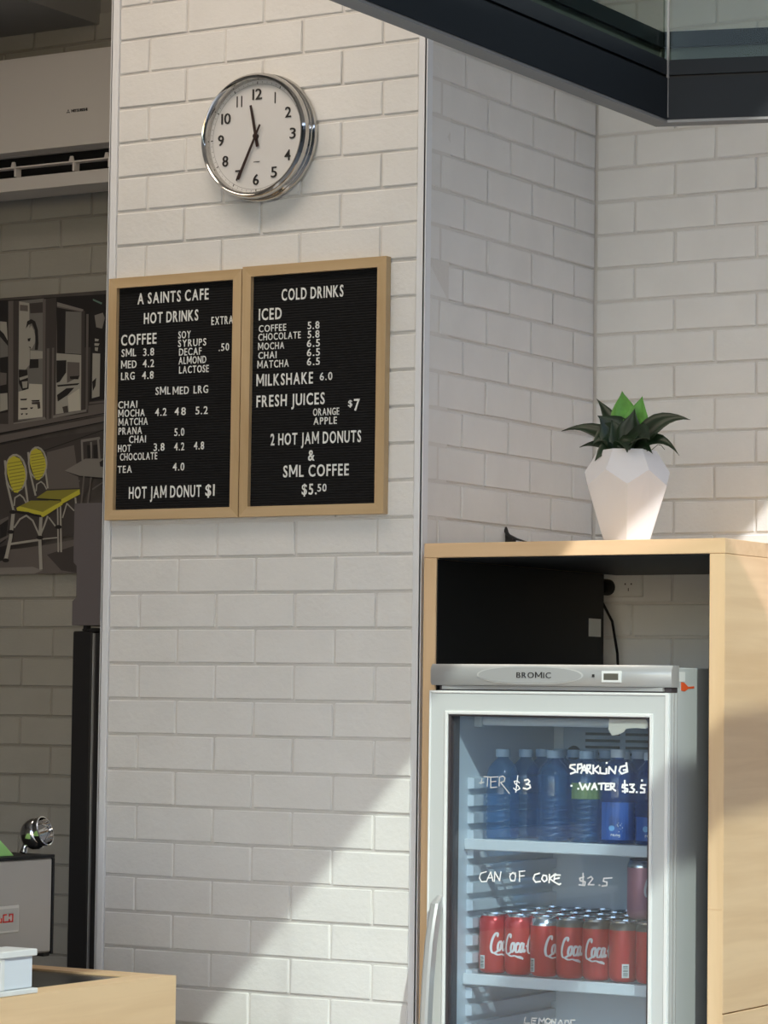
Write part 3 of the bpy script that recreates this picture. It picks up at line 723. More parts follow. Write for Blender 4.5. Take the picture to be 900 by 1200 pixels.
build('glass', MB().box(gx0 + .001, gx1 - .001, YG, YG + .003, gz0 + .001, gz1 - .001), M_glass, dr)
build('side_groove', MB().box(X1 + .0001, X1 + .0012, YD + .014, YD + .018, zdb, zdt).box(X1 + .0001, X1 + .0012, YD + .030, YD + .0335, zdb, zdt), M_sil, dr)
build('door_gasket', MB().box(X0 + .012, X1 - .012, YB, YB + .0018, .2, 1.55), M_gask, dr) if False else None
hp = [(-.141, 1.105), (-.166, 1.088), (-.178, 1.05), (-.190, 1.0), (-.200, .93), (-.207, .85), (-.21, .77), (-.207, .69), (-.198, .60), (-.180, .51), (-.141, .46)]
hb = MB(); rr = []
for i, (y, z) in enumerate(hp):
    tw = .020 if 0 < i < len(hp) - 1 else .014; th = .020
    rr.append([hb.bm.verts.new(q) for q in ((.941 - tw / 2, y, z), (.941 - tw / 4, y - .004, z), (.941 + tw / 4, y - .004, z), (.941 + tw / 2, y, z), (.941 + tw / 2, y + th, z - .004), (.941 - tw / 2, y + th, z - .004))])
for A, B in zip(rr, rr[1:]):
    for j in range(6): hb._f([A[j], A[(j + 1) % 6], B[(j + 1) % 6], B[j]])
hb._f(rr[0]); hb._f(rr[-1][::-1])
build('handle', hb, M_sil, dr, 30)
build('warning_sticker', MB().box(X1 - .0098, X1 - .0092, YB + .012, YB + .05, 1.585, 1.606), M_letter, df)
build('orange_sticker', MB().prism([(YB + .030, 1.566), (YB + .030, 1.584), (YB + .045, 1.583), (YB + .065, 1.574), (YB + .095, 1.5755), (YB + .095, 1.571), (YB + .065, 1.570), (YB + .048, 1.564)], 0, X1 - .0098, X1 - .0090), mat('orange_sticker', (.85, .12, .03), .5), df)
# peeling tape on the glass
tp = [(714, 842), (713, 855), (717, 862), (724, 861), (731, 858), (734, 854), (745, 853), (757, 854), (760, 850), (757, 843), (748, 841), (735, 843), (725, 843)]
tb = MB(); 
tp3 = [at(u, v, 1, YG - .0008) for u, v in tp]; tb.prism([(p.x, p.z) for p in tp3], 1, YG - .0010, YG - .0004)
build('torn_tape', tb, glassy('tape', (.7, .7, .68), .2, .5, (.62, .66, .64), .7), dr)
# marker writing on the glass
def writing(name, strokes, sc, ox, oy, m, r=.0015):
    r *= 1.12; k_ = 0
    b = MB()
    for st in strokes:
        P = [at(ox + a / sc, oy + b_ / sc, 1, YG - .0006) for a, b_ in st]
        if len(P) == 1: P = [P[0] - Vector((.001, 0, 0)), P[0] + Vector((.001, 0, 0))]
        # round the corners a little
        Q = [P[0]]
        for i in range(1, len(P) - 1): Q += [P[i].lerp(P[i - 1], .3), P[i], P[i].lerp(P[i + 1], .3)] if len(P) > 3 else [P[i]]
        Q.append(P[-1])
        for p, q in zip(Q, Q[1:]):
            d = q - p
            if d.length < 1e-6: continue
            d.normalize(); n_ = Vector((-d.z, 0, d.x)) * r; x = d * r * .6
            b.prism([((p - x + n_).x, (p - x + n_).z), ((q + x + n_).x, (q + x + n_).z), ((q + x - n_).x, (q + x - n_).z), ((p - x - n_).x, (p - x - n_).z)], 1, YG - .0007 - k_ * 2.5e-5, YG - .0003); k_ = (k_ + 1) % 40
    return build(name, b, m, dr)
writing('handwriting', [[(120, 430), (112, 480)], [(95, 470), (140, 465)], [(140, 410), (215, 415)], [(178, 412), (172, 500)], [(205, 415), (205, 515), (262, 510)], [(205, 415), (275, 412)], [(210, 460), (255, 455)],
    [(285, 500), (290, 415), (320, 405), (342, 420), (335, 455), (300, 465), (385, 572)]], 8.18, 550, 860, M_faint, .0010)
writing('handwriting', [[(480, 470), (460, 450), (430, 455), (440, 480), (470, 500), (485, 525), (450, 545), (425, 520)], [(465, 400), (445, 560)]], 8.18, 550, 860, M_chalk, .0009)
writing('handwriting', [[(530, 445), (560, 437), (578, 455), (560, 478), (545, 482), (580, 490), (585, 515), (555, 530), (518, 520)]], 8.18, 550, 860, M_chalk, .0016)
writing('handwriting', [[(180, 420), (140, 425), (135, 445), (175, 465), (185, 485), (140, 500)], [(200, 490), (205, 420), (235, 415), (240, 445), (205, 460)], [(232, 495), (262, 425), (280, 490)], [(240, 470), (275, 468)],
    [(285, 495), (285, 425), (315, 425), (310, 455), (285, 462), (325, 500)], [(340, 425), (340, 498)], [(385, 432), (345, 465), (388, 498)], [(400, 445), (400, 495), (445, 500)], [(455, 455), (455, 500)], [(457, 405)],
    [(475, 498), (478, 440), (530, 498), (538, 435)], [(620, 430), (580, 440), (568, 475), (590, 500), (630, 485), (632, 465), (605, 468)], [(630, 405), (640, 485)],
    [(148, 606)], [(208, 632)], [(220, 580), (245, 640), (270, 595), (290, 640), (310, 585)], [(325, 640), (350, 585), (370, 640)], [(332, 620), (366, 618)], [(385, 588), (440, 585)], [(412, 588), (410, 640)],
    [(480, 588), (448, 588), (446, 640), (480, 640)], [(448, 612), (474, 610)], [(492, 642), (494, 585), (525, 590), (522, 612), (496, 618), (535, 650)],
    [(640, 600), (600, 597), (595, 620), (640, 635), (640, 655), (595, 655)], [(615, 560), (618, 668)], [(660, 595), (698, 595), (675, 622), (700, 640), (690, 662), (658, 660)], [(722, 662)],
    [(800, 600), (762, 600), (758, 625), (790, 635), (790, 665), (755, 665)], [(768, 555), (768, 565)]], 7.5, 650, 840, M_chalk, .0018)
writing('handwriting', [[(405, 97), (375, 105), (368, 130), (380, 150), (405, 148)], [(405, 150), (428, 98), (440, 148)], [(412, 130), (438, 128)], [(447, 148), (450, 98), (475, 145), (482, 98)],
    [(545, 100), (528, 120), (535, 145), (555, 145), (560, 115), (545, 100)], [(528, 108), (560, 104)], [(580, 148), (580, 98)], [(578, 96), (608, 93)], [(580, 120), (605, 118)]], 4.5, 480, 1000, M_chalk, .0011)
writing('handwriting', [[(685, 105), (660, 112), (652, 135), (665, 152), (690, 148)], [(705, 115), (697, 135), (710, 150), (725, 140), (722, 118), (705, 115)], [(738, 110), (736, 155)], [(770, 108), (738, 132), (765, 152)],
    [(795, 115), (765, 115), (762, 150), (790, 165), (797, 160)], [(765, 135), (790, 130)]], 4.5, 480, 1000, M_chalk, .0015)
writing('handwriting', [[(230, 250), (195, 262), (200, 280), (240, 290), (235, 318), (190, 312)], [(222, 222), (222, 320)], [(258, 262), (285, 248), (298, 265), (262, 312), (308, 312)], [(350, 315)],
    [(448, 258), (385, 262), (380, 285), (410, 292), (408, 318), (372, 322)]], 6.667, 650, 990, M_chalk, .0013)
circ = [(422 + 11 * math.cos(t * PI / 4), 212 + 11 * math.sin(t * PI / 4)) for t in range(9)]
writing('handwriting', [[(322, 195), (316, 222), (340, 222)], [(372, 200), (350, 200), (348, 222), (366, 223)], [(350, 210), (368, 210)], [(380, 224), (384, 200), (394, 215), (404, 200), (408, 224)], circ, [(436, 224), (438, 205), (452, 224), (455, 205)], [(466, 224), (476, 206), (484, 224)],
    [(495, 224), (497, 208), (510, 210), (514, 224)], [(540, 208), (522, 208), (522, 224)]], 3.75, 530, 1140, M_faint, .0013)

# ------------------------------------------------------------------ cans
def can_proto(kind):
    o = bpy.data.objects.new('drink_can', None); COL.objects.link(o); o.empty_display_size = .03
    R = .0325; hh = .132
    neck = {'red': M_red, 'silver': M_alu, 'dark': M_brown}[kind]
    b = MB().lathe([(0, .004), (.022, .004), (.024, 0), (.028, .003), (R, .010), (R, .112)], n=28); link('can_body', b.mesh('can_body', M_red, 40), o)
    b = MB().lathe([(R, .112), (R, .1165), (.0305, .122), (.0275, .1275)], n=28); link('can_neck', b.mesh('can_neck', neck, 40), o)
    b = MB().lathe([(.0275, .1275), (.0278, .1315), (.0262, .132), (.0255, .1285), (0, .1285)], n=28)
    b.box(-.008, .008, -.016, .006, .1290, .1302); link('can_lid', b.mesh('can_lid', M_alu, 40), o)
    return o
PR = {k: can_proto(k) for k in ('red', 'silver', 'dark')}
def wrap(strokes, a0, R, zc, sc, m, wd, name, parent, minor=.35, sy=None):
    sy = sy or sc
    """calligraphic strokes (x right, y up, in units) wrapped round a can; a0 = azimuth of x = 0"""
    b = MB()
    def P(x, y, r=R + .0003):
        a = a0 + x * sc / R; return Vector((r * math.cos(a), r * math.sin(a), zc + y * sy))
    for st in strokes:
        # Catmull-Rom resample
        S = []
        n = len(st)
        for i in range(n - 1):
            p0, p1, p2, p3 = st[max(i - 1, 0)], st[i], st[i + 1], st[min(i + 2, n - 1)]
            for t in (0, .25, .5, .75):
                f = lambda c: .5 * (2 * p1[c] + (p2[c] - p0[c]) * t + (2 * p0[c] - 5 * p1[c] + 4 * p2[c] - p3[c]) * t * t + (3 * p1[c] - p0[c] - 3 * p2[c] + p3[c]) * t ** 3)
                S.append((f(0), f(1)))
        S.append(st[-1])
        pv = None
        for i, (x, y) in enumerate(S):
            q, r_ = S[min(i + 1, len(S) - 1)], S[max(i - 1, 0)]
            d = Vector((q[0] - r_[0], q[1] - r_[1]))
            if d.length < 1e-9: continue
            d.normalize(); n_ = Vector((-d.y, d.x))
            k = wd * (minor + (1 - minor) * abs(d.y)) / 2   # thick on upright strokes
            cur = (b.bm.verts.new(P(x + n_.x * k, y + n_.y * k)), b.bm.verts.new(P(x - n_.x * k, y - n_.y * k)))
            if pv: b._f([pv[0], cur[0], cur[1], pv[1]])
            pv = cur
    o = link(name, b.mesh(name, m), parent); return o
SCRIPT = [ # C with swash, o, c, a
    [(2.6, 4.3), (2.9, 4.9), (2.5, 5.3), (1.6, 4.8), (.7, 3.4), (.2, 1.6), (.5, .3), (1.4, -.1), (2.6, .3), (3.4, .9)],
    [(3.9, 3.0), (3.2, 2.4), (2.9, 1.2), (3.3, .5), (4.0, .9), (4.4, 2.0), (4.3, 2.9), (3.9, 3.0)], [(4.3, 2.7), (4.9, 2.3)],
    [(6.2, 2.5), (6.0, 3.0), (5.4, 2.7), (5.0, 1.5), (5.2, .6), (5.9, .6), (6.6, 1.3)],
    [(8.0, 2.6), (7.5, 3.0), (6.9, 2.4), (6.6, 1.2), (7.0, .5), (7.7, 1.2), (8.1, 2.6)], [(8.2, 3.0), (7.9, 1.5), (8.2, .6), (8.9, 1.2)],
    [(1.4, -.1), (3.0, -.6), (4.6, -.5), (6.2, -.9), (7.6, -1.2)], [(5.4, -.75), (6.6, -.7), (8.0, -1.3)],
    [(9.1, 2.0), (9.7, 2.3)],
    [(12.2, 4.3), (12.5, 4.9), (12.0, 5.3), (11.1, 4.7), (10.2, 3.2), (9.9, 1.6), (10.2, .5), (11.1, .2), (12.3, .7)],
    [(13.3, 3.0), (12.7, 2.4), (12.4, 1.2), (12.8, .5), (13.5, .9), (13.9, 2.0), (13.7, 2.9), (13.3, 3.0)],
    [(14.3, 1.6), (15.3, 4.2), (15.6, 5.0), (15.2, 5.2), (14.6, 3.0), (14.6, .9), (15.3, .7)],
    [(17.0, 2.6), (16.5, 3.0), (15.9, 2.4), (15.6, 1.2), (16.0, .5), (16.7, 1.2), (17.1, 2.6)], [(17.2, 3.0), (16.9, 1.5), (17.2, .6), (17.7, 1.0)]]
VIEW = math.atan2(CF.y, CF.x) + PI     # azimuth (seen from the can) that faces the camera
def can(x, y, z, kind, label, script=None, bar=None, group='red drink cans on the lower shelf', old=[]):
    c = copy_tree(PR[kind]); c.location = (x, y, z); tag(c, label, 'can', group)
    if script is not None:
        wrap(SCRIPT, VIEW + script, .0325, .047, .0057, M_cream, .95, 'script_logo', c, .35, .0082)
    if bar is not None:
        bb = MB()
        for i in range(8):
            a, a2 = VIEW + bar - .24 + .48 * i / 8, VIEW + bar - .24 + .48 * (i + 1) / 8
            bb.quad(*[(.0328 * math.cos(q), .0328 * math.sin(q), h_) for q, h_ in ((a, .010), (a2, .010), (a2, .040), (a, .040))])
        o = link('barcode_label', bb.mesh('barcode_label', mat_bar_w), c)
        bl = MB()
        for j in range(9):
            h0 = .012 + j * .0028; a, a2 = VIEW + bar - .16, VIEW + bar + .16
            for i in range(4):
                q1, q2 = a + (a2 - a) * i / 4, a + (a2 - a) * (i + 1) / 4
                bl.quad(*[(.0330 * math.cos(q), .0330 * math.sin(q), h_) for q, h_ in ((q1, h0), (q2, h0), (q2, h0 + (.0015 if j % 3 else .0009)), (q1, h0 + (.0015 if j % 3 else .0009)))])
        link('barcode_bars', bl.mesh('barcode_bars', M_ink), o)
    return c
mat_bar_w = mat('barcode_white', (.70, .70, .66), .5)
ordn = ['first', 'second', 'third', 'fourth', 'fifth', 'sixth', 'seventh']
FR = [('red', .95, -.95 + .0, 'leftmost red can in front row, half of the white script showing'),
      ('red', -.98, None, 'front-row red can second from left with most of the script showing'),
      ('silver', .30, -.95, 'silver-necked red can, third from left in the front row'),
      ('dark', -.80, None, 'taupe-necked red can right of the silver-necked one in front row'),
      ('dark', -.90, None, 'taupe-necked red can, fifth from left in the front row'),
      ('dark', None, .25, 'taupe-necked red can with barcode facing out, sixth in the front row'),
      ('dark', None, None, 'taupe-necked red can at right end of the front row')]
ZS2 = .9295
for i, (kd, sc_, br, lab) in enumerate(FR):
    x = 1.0095 + i * .0652
    can(x, -.018, ZS2, kd, lab, None if sc_ is None else -sc_ if False else sc_ * -1 if False else {0: -.25, 1: -1.15, 2: -.05, 3: -.75, 4: -.95}.get(i), {0: -.92, 2: -1.05, 5: .05}.get(i))
rown = ['second', 'third', 'fourth', 'rearmost']
for r in range(4):
    for i in range(7):
        if r == 3 and i in (5, 6): continue
        x = 1.0095 + i * .0652; y = -.018 + (r + 1) * .068 + random.uniform(-.001, .001)
        kd = 'red' if i + r < 4 else 'dark'
        can(x, y, ZS2, kd, 'drink can in the %s row of the lower shelf, %s from the left' % (rown[r], ordn[i]))
# one more can standing on top of the others at the right
pk = copy_tree(PR['silver']); pk.location = (1.345, .05, ZS2 + .1335)
# the pink can
M_pink = mat('pink_can_paint', (.62, .30, .34), .35, .3)
for chd in list(pk.children):
    if chd.name.startswith('can_body'):
        chd.data = chd.data.copy(); chd.data.materials[0] = M_pink
    if chd.name.startswith('can_lid'):
        chd.data = chd.data.copy(); chd.data.materials[0] = mat('dark_blue_lid', (.03, .03, .05), .3, .5)
wrap(SCRIPT[:5], VIEW + .1, .0325, .050, .0057, M_cream, .9, 'script_logo', pk, .35, .0085)
tag(pk, 'pink and silver can standing on top of the others at the right', 'can', 'red drink cans on the lower shelf')
for o in PR.values():
    for c in list(o.children): bpy.data.objects.remove(c)
    bpy.data.objects.remove(o)

# ------------------------------------------------------------------ water bottles
M_pet = glassy('blue_pet_plastic', (0.56, 0.75, 0.92), 1.0, .04, (.10, .28, .52), .15, 1.5)
M_pet2 = glassy('deep_blue_pet_plastic', (0.42, 0.58, 0.90), 1.0, .04, (.04, .14, .45), .26, 1.5)
M_cap = mat('pale_blue_cap', (.42, .55, .68), .4)
M_capw = mat('white_cap', (.70, .74, .80), .4)
M_lblb = mat('blue_bottle_label', (.02, .10, .40), .35)
def bottle_profile(R, hgt):
    P = [(0, .004), (R * .55, .002), (R * .9, .0), (R, .008)]
    z = .016
    while z < hgt * .46:
        P += [(R, z), (R * .93, z + .004), (R, z + .008)]; z += .0125
    P += [(R, hgt * .50), (R * .97, hgt * .60), (R, hgt * .70), (R * .93, hgt * .76), (R * .72, hgt * .83), (R * .46, hgt * .88), (.0135, hgt * .895), (.0135, hgt * .93)]
    return P
def bottle(x, y, label, kind='still', lab=None, sc=1.0):
    R, hgt = .0375 * sc, .200 * (sc ** .3)
    t = thing('water_bottle', label, 'bottle', (x, y, 1.2295), 'water bottles on the top shelf')
    key = (kind, sc)
    if key not in _bm:
        _bm[key] = (MB().lathe(bottle_profile(R, hgt), n=28).mesh('bottle', M_pet if kind == 'still' else M_pet2, 60),
                    MB().lathe([(0, hgt), (.0155, hgt), (.0165, hgt - .003), (.0165, hgt * .915), (0, hgt * .915)], n=20).mesh('cap', M_cap if kind == 'still' else M_capw, 40))
    link('bottle_body', _bm[key][0], t); link('cap', _bm[key][1], t)
    if lab:
        b = MB(); a0 = VIEW
        for i in range(12):
            a, a2 = a0 - 1.1 + 2.2 * i / 12, a0 - 1.1 + 2.2 * (i + 1) / 12
            b.quad(*[((R + .0004) * math.cos(q), (R + .0004) * math.sin(q), h_) for q, h_ in ((a, lab[0]), (a2, lab[0]), (a2, lab[1]), (a, lab[1]))])
        L = link('bottle_label', b.mesh('bottle_label', lab[2]), t)
        if kind != 'still':
            gl = MB(); c = a0 - .25
            def Q(u, v, r=R + .0009): return (r * math.cos(c + u / R), r * math.sin(c + u / R), v)
            for (u0, v0, rr_) in ((-.006, .034, .0065),):
                vs = [gl.bm.verts.new(Q(u0 + rr_ * math.cos(k * PI / 8), v0 + rr_ * math.sin(k * PI / 8))) for k in range(16)]; gl._f(vs)
            link('bubble_print', gl.mesh('bubble_print', mat('label_light_blue', (.16, .42, .75), .3)), L)
            d = MB(); rnd = random.Random(3)
            for k in range(16):
                u0, v0, s_ = rnd.uniform(.006, .020), rnd.uniform(.026, .046), rnd.uniform(.0006, .0013)
                d.quad(Q(u0 - s_, v0), Q(u0, v0 - s_), Q(u0 + s_, v0), Q(u0, v0 + s_))
            link('sparkle_print', d.mesh('sparkle_print', M_letter), L)
            wrap([[(0, 0), (0, 1.0), (.2, 1), (.6, .9)], [(1, .1), (1, 1.2)], [(1, .6), (1.6, 1.1)], [(1, .6), (1.6, 0)], [(2.1, 0), (2.1, .9)], [(2.1, 1.25), (2.15, 1.3)], [(2.7, 0), (2.7, .9), (3.1, .9), (3.3, .6), (3.3, 0)], [(4.4, .8), (3.9, .8), (3.8, .2), (4.4, .2), (4.5, .9), (4.5, -.4), (3.9, -.5)]],
                 a0 - .42, R + .0006, .0165, .0042, M_letter, .28, 'label_text', L, 1.0)
    return t
_bm = {}
M_lbly = glassy('yellow_green_label', (.8, .9, .6), .3, .3, (.42, .58, .22), .4)
bottle(1.026, -.012, 'blue water bottle at the left front of the top shelf')
bottle(1.154, -.010, 'ribbed blue water bottle, second along the front, below the number three')
bottle(1.236, -.010, 'blue water bottle with a yellow-green label in the front row', 'still', (.095, .130, M_lbly))
bottle(1.314, -.010, 'deep blue sparkling water bottle with printed bubbles on its label', 'fizzy', (.008, .090, M_lblb), 1.08)
bottle(1.395, -.008, 'deep blue sparkling water bottle against the right edge of the glass', 'fizzy', (.008, .060, M_lblb), 1.0)
bn = [('second', .070), ('third', .150), ('rear', .235)]
for nm, y in bn:
    for i, x in enumerate((1.04, 1.122, 1.204, 1.286, 1.368)):
        bottle(x, y, 'water bottle in the %s row of the top shelf, %s from the left' % (nm, ordn[i]), 'still' if i < 3 else 'fizzy', None, .98)

# ------------------------------------------------------------------ plant pot on the cabinet
PX, PY, PZ = 1.211, .23, 1.8955
M_pot = mat('matt_white_ceramic', (.80, .79, .82), .45)
pt_ = thing('plant_pot', 'faceted geometric white planter standing on the maple cabinet', 'pot', (PX, PY, PZ))
def ring(r, z, off, n=6): return [Vector((r * math.cos(off + i * 2 * PI / n), r * math.sin(off + i * 2 * PI / n), z)) for i in range(n)]
a_off = VIEW + math.radians(30) - .08
T = ring(.067, .222, a_off); U = ring(.098, .172, a_off); D = ring(.104, .138, a_off + PI / 6); Bs = ring(.056, 0, a_off + PI / 6)
b = MB(); vT, vU, vD, vB = [[b.bm.verts.new(p) for p in R_] for R_ in (T, U, D, Bs)]
vI = [b.bm.verts.new(p) for p in ring(.060, .218, a_off)]; vJ = [b.bm.verts.new(p) for p in ring(.050, .19, a_off)]
for i in range(6):
    j = (i + 1) % 6
    b._f([vT[i], vT[j], vU[j], vD[i], vU[i]]); b._f([vU[i], vD[i], vB[i], vB[i - 1], vD[i - 1]]) if False else None
    b._f([vU[i], vD[i], vB[i]]); b._f([vU[i], vB[i], vB[i - 1]]); b._f([vU[i], vB[i - 1], vD[i - 1]])
    b._f([vT[i], vI[i], vI[j], vT[j]]); b._f([vI[i], vJ[i], vJ[j], vI[j]])
b._f(vB); 
build_ = link('faceted_body', b.mesh('faceted_body', M_pot), pt_)
link('potting_moss', MB().lathe([(0, .208), (.03, .206), (.050, .198)], n=14).mesh('potting_moss', mat('dark_moss', (.03, .028, .02), .9, bump=1, bscale=200)), pt_)
M_leafd = mat('dark_green_leaf', (.013, .032, .012), .42, var=.4, vscale=30)
M_leaf_lit = mat('lit_through_leaf', (.11, .34, .05), .45, var=.3, vscale=40)  # brighter green imitates light passing through the upright leaves
pn = thing('agave_plant', 'broad-leaved dark green plant growing in the faceted white planter', 'plant', (PX, PY, PZ + .2))
def leaf(tipu, tipv, dep, mid, width, m, lift=.03, base=(0, 0), fold=.35, bow=0.0):
    """blade from the crown to the point seen at pixel (tipu, tipv) at depth PY+dep"""
    tip = at(tipu, tipv, 1, PY + dep); b0 = Vector((PX + base[0], PY + base[1], PZ + .205))
    m_ = b0.lerp(tip, mid) + Vector((0, 0, lift)); n = 10; bl = MB(); prev = None
    for i in range(n + 1):
        t = i / n; p = b0 * (1 - t) ** 2 + m_ * 2 * t * (1 - t) + tip * t * t
        d = (m_ - b0) * 2 * (1 - t) + (tip - m_) * 2 * t; d.normalize()
        view = (CAM - p).normalized(); side = d.cross(Vector((0, 0, 1)) * .6 + view * .6 + Vector((0, -.3, 0)))
        if side.length < 1e-4: side = Vector((1, 0, 0))
        side.normalize(); nn = side.cross(d).normalized()
        wv = width * 1.35 * (math.sin(PI * min(1, (t * .80 + .14))) ** .9) * (1 if t < .999 else 0.03) * (1 + .07 * math.sin(9 * t + tipu))
        if t > .55: wv *= max(0.03, (1 - (t - .55) / .45) ** .8)
        row = [p - side * wv - nn * (-wv * fold), p - side * wv * .5 + nn * wv * fold * .2, p, p + side * wv * .5 + nn * wv * fold * .2, p + side * wv + nn * wv * fold]
        row = [bl.bm.verts.new(q) for q in row]
        if prev:
            for j in range(4): bl._f([prev[j], row[j], row[j + 1], prev[j + 1]])
        prev = row
    me = bl.mesh('leaf', m, 60)
    o = link('leaf', me, pn, -Vector(pn.location)); sm = o.modifiers.new('thickness', 'SOLIDIFY'); sm.thickness = .0012; return o
leaf(729, 458, .03, .55, .026, M_leaf_lit, .02)['label'] = 'upright leaf coloured as if light shone through'
leaf(753, 464, .02, .55, .023, M_leaf_lit, .02, (.01, 0))['label'] = 'upright leaf coloured as if light shone through'
leaf(699, 467, .05, .5, .012, M_leafd, .03)
leaf(658, 505, 0, .45, .013, M_leafd, .065)
leaf(700, 487, -.03, .5, .028, M_leafd, .03)
leaf(809, 492, 0, .5, .020, M_leafd, .065)
leaf(796, 534, -.02, .6, .012, M_leafd, .075)
leaf(694, 522, -.05, .55, .024, M_leafd, .07)
leaf(697, 540, -.06, .55, .020, M_leafd, .05)
leaf(679, 524, .02, .55, .009, M_leafd, .035)
leaf(762, 516, -.07, .5, .026, M_leafd, .05)
leaf(735, 530, -.08, .4, .024, M_leafd, .06)
leaf(765, 532, -.03, .5, .016, M_leafd, .045)
leaf(744, 478, -.01, .5, .022, M_leafd, .01)
leaf(716, 492, -.02, .5, .022, M_leafd, .01)
def tend(name, pts, r): 
    o = build(name, MB().tube([at(u, v, 1, PY - .02) for u, v in pts], r, 5), M_leafd, pn)
tend('tendril', [(752, 530), (764, 527), (771, 521), (775, 522), (779, 527)], .0008)
tend('tendril', [(716, 525), (721, 527), (725, 531)], .0008)
tend('tendril', [(757, 516), (759, 508), (761, 503)], .0007)

# small dark object on the cabinet top near the brick return
sb = thing('wire_brush', 'small dark spiky scrap lying on cabinet top near the brick return', 'brush', (.83, .40, 1.8955))
b = MB()
for i in range(36):
    t = i / 35; px = 587.5 + t * 16; h_ = 13 * math.exp(-((t - .28) / .22) ** 2) + 3 * (1 - t)
    p0 = at(px, 636, 1, .40); p1 = at(px + 1.2, 633 - h_ - .5, 1, .40); b.tube([p0, p1], .0012, 4)
build('bristles', b, M_ink, sb)
build('spine', MB().tube([at(587, 636, 1, .40), at(588, 627, 1, .4), at(592, 622, 1, .4), at(597, 628, 1, .4), at(606, 632, 1, .4), at(619, 635.5, 1, .4)], [.002, .003, .006, .004, .003, .001], 6), M_ink, sb)

# ------------------------------------------------------------------ service counter (bottom left)
ZC = .95; CX = .622; CY = -.70
ctr = thing('service_counter', 'pale maple service counter with black inset top at the lower left', 'counter', (CX - .4, -1.6, 0))
build('front_panel', MB().box(CX - .02, CX, -3.4, CY, .0, ZC - .0), M_oaky, ctr)
build('end_panel', MB().box(CX - .70, CX - .0205, CY - .02, CY, .0, ZC), M_oakx, ctr)
build('counter_rim', MB().box(CX - .070, CX - .0203, -3.4, CY - .0203, ZC - .03, ZC), M_oaky, ctr)
build('rear_rim', MB().box(CX - .70, CX - .0705, CY - .066, CY - .0203, ZC - .03, ZC), M_oakx, ctr)
M_ins = mat('black_stone_inset', (.028, .027, .028), .25, var=.5, vscale=60)
build('inset_top', MB().box(CX - .70, CX - .0705, -3.4, CY - .0663, ZC - .03, ZC - .004), M_ins, ctr)

# white box standing on the counter
M_wb = mat('glossy_white_plastic', (.74, .80, .88), .35)
wbx = thing('white_display_box', 'white plastic box with flanged rims standing on the counter', 'box', (.58, -1.3, ZC))
yb = -1.172; zt_ = 1.038
build('box_body', MB().box(.545, .612, -1.62, yb - .006, ZC + .012, zt_ - .012, .002), M_wb, wbx)
build('top_rim', MB().box(.540, .619, -1.63, yb, zt_ - .0135, zt_, .0015), M_white, wbx)
build('bottom_rim', MB().box(.540, .620, -1.63, yb + .003, ZC + .0005, ZC + .011, .0015), M_white, wbx)
build('front_slot', MB().box(.6122, .6132, -1.60, -1.282, ZC + .016, zt_ - .020), M_bluep, wbx)
build('slot_trim', MB().box(.6124, .6150, -1.282, -1.270, ZC + .012, zt_ - .014), M_white, wbx)

# coffee machine behind it
M_mach = mat('brushed_taupe_steel', (.46, .425, .385), .45, .1)
xm = .45; ym = -.905
cmn = thing('coffee_machine', 'grey steel back of a coffee machine with a red-lettered badge', 'coffee machine', (xm - .25, -1.3, ZC))
build('back_panel', MB().box(xm - .006, xm, -1.75, ym - .006, 1.004, 1.199, .003), M_mach, cmn)
build('top_tray', MB().box(xm - .45, xm + .002, -1.75, ym, 1.1995, 1.2065, .001), M_black, cmn)
build('side_panel', MB().box(xm - .45, xm - .0065, ym - .022, ym, .995, 1.199, .002), M_black, cmn)
build('edge_trim', MB().box(xm - .005, xm + .0012, ym - .0055, ym + .0005, 1.0, 1.199), M_black, cmn)
build('body', MB().box(xm - .44, xm - .008, -1.74, ym - .024, 1.0, 1.198), M_black, cmn)
for (x, y) in ((xm - .05, ym - .05), (xm - .4, ym - .05), (xm - .05, -1.7), (xm - .4, -1.7)): build('foot', MB().lathe([(0, ZC - .0038), (.018, ZC - .0038), (.014, 1.0), (0, 1.0)], (x, y, 0), 'Z', 12), M_black, cmn)
bz0, bz1 = 1.052, 1.108; by1 = -1.022
bdg = build('badge', MB().box(xm + .0005, xm + .003, -1.30, by1, bz0, bz1, .0015), mat('badge_cream', (.66, .63, .58), .4), cmn)
build('badge_field', MB().box(xm + .0031, xm + .0036, -1.296, by1 - .004, bz0 + .005, bz1 - .006), mat('badge_grey', (.50, .48, .44), .5), bdg)
M_rl = mat('red_badge_lettering', (.75, .03, .02), .4)
def rbar(y0, y1, z0, z1): return (y0, y1, z0, z1)
def red_letter(bars):
    b = MB()
    for (y0, y1, z0, z1) in bars: b.box(xm + .0037, xm + .0046, y0, y1, z0, z1)
    build('letter', b, M_rl, bdg)
th = .0028
def yv(u): return at(u, 1078, 0, xm + .004).y
def zv(v): return at(10, v, 0, xm + .004).z
zt2, zb2 = zv(1071), zv(1081)
a, b2 = yv(10.5), yv(15.3); red_letter([(a, b2, zt2 - th, zt2), (b2 - th, b2, zb2, zt2), (a, b2, zb2, zb2 + th), (a, a + th, zb2, zt2 - .010), (a, a + th, zt2 - .006, zt2)])
a, b2 = yv(3.5), yv(9.2); red_letter([(a, b2 - .004, zt2 - th, zt2), (a, a + th, zb2, zt2), (a, b2 + .002, zb2, zb2 + th)])
a, b2 = yv(-4), yv(2.2); red_letter([(a, b2, zb2, zb2 + th), (b2 - th, b2, zb2, zb2 + .010), (a, a + th, zb2, zt2)])

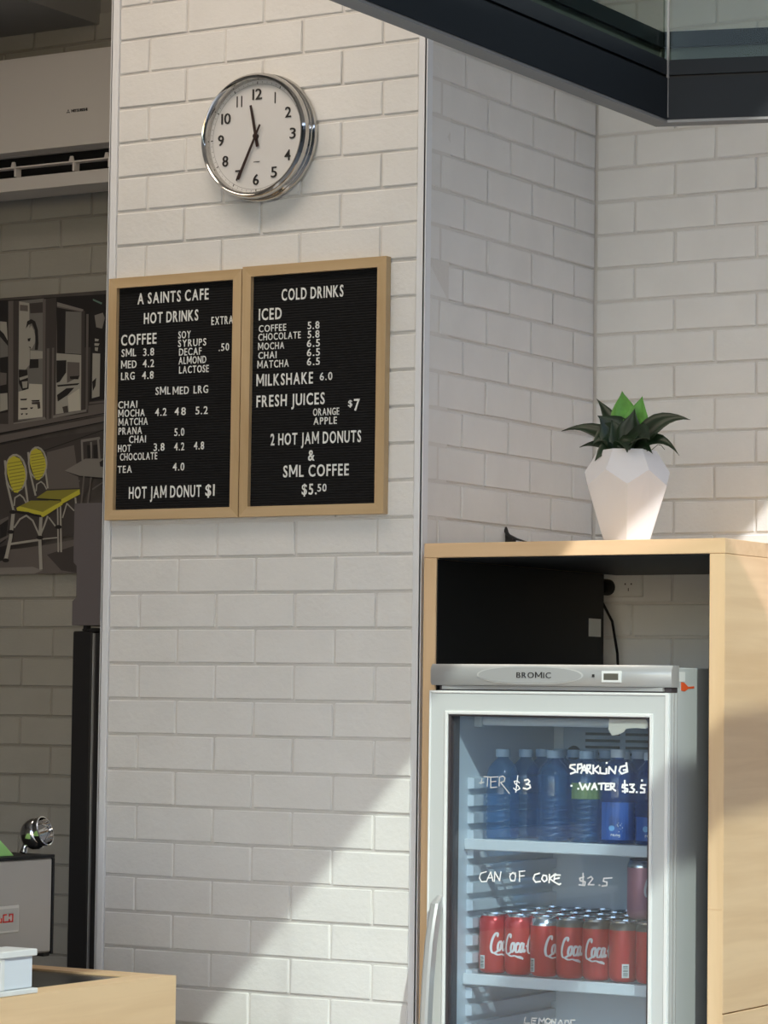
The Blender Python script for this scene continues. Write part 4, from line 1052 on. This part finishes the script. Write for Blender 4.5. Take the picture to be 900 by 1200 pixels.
# chrome jug tipped on the machine
jg = thing('milk_jug', 'small polished chrome jug lying tilted on top of the coffee machine', 'jug', (xm - .05, ym - .07, 1.2065))
jc = at(39, 978, 0, xm - .04)
R_ = Matrix.Rotation(math.radians(118), 4, Vector((.55, -.83, 0)).cross(Vector((0, 0, 1))).normalized()) if False else None
jb = MB().lathe([(0, -.022), (.012, -.0215), (.024, -.017), (.031, -.006), (.033, .006), (.0315, .016), (.0305, .018), (.0315, .020), (.0315, .030), (.029, .031), (.0285, .020), (.026, .0), (.012, -.014), (0, -.017)], n=32)
rotm = Matrix.Rotation(math.radians(32), 4, 'X') @ Matrix.Rotation(math.radians(0), 4, 'Z')
dirv = (CR * .80 + CU * .28 - CF * .35).normalized()
q = dirv.to_track_quat('Z', 'Y').to_matrix().to_4x4()
jb.bm.transform(q); me = jb.mesh('jug_body', mat('mirror_chrome', (.80, .79, .78), .05, 1.0), 40)
o = link('jug_body', me, jg); o.location = jc - Vector(jg.location)
sp = MB().tube([(0, 0, 0), tuple(dirv * -.01 + Vector((0, 0, -.018))), tuple(-CR * .012 + Vector((0, 0, -.034)))], [.007, .006, .008], 10)
o = link('spout', sp.mesh('spout', M_chrome, 60), jg); o.location = jc - CR * .008 - CF * .004 - Vector(jg.location) + Vector((0, 0, -.004))
rb = MB().tube([tuple(CR * .0 + CU * .020), tuple(CR * .012 + CU * .017), tuple(CR * .016 + CU * .004), tuple(CR * .008 - CU * .012), tuple(-CR * .01 - CU * .030)], .0022, 6)
o = link('handle', rb.mesh('handle', M_chrome, 60), jg); o.location = jc + CR * .018 + CU * .0 - Vector(jg.location)
# green cloth
gp = [at(u, v, 0, xm - .03) for u, v in ((-14, 1004), (-12, 975), (1, 985.5), (6, 991), (16, 1003.5))]
gr = MB().prism([(p.y, max(p.z, 1.2068)) for p in gp], 0, xm - .10, xm - .03)
tag(build('folded_cloth', gr, mat('lime_green_cloth', (.42, .80, .26), .6)), 'lime green folded cloth on top of the coffee machine', 'cloth')
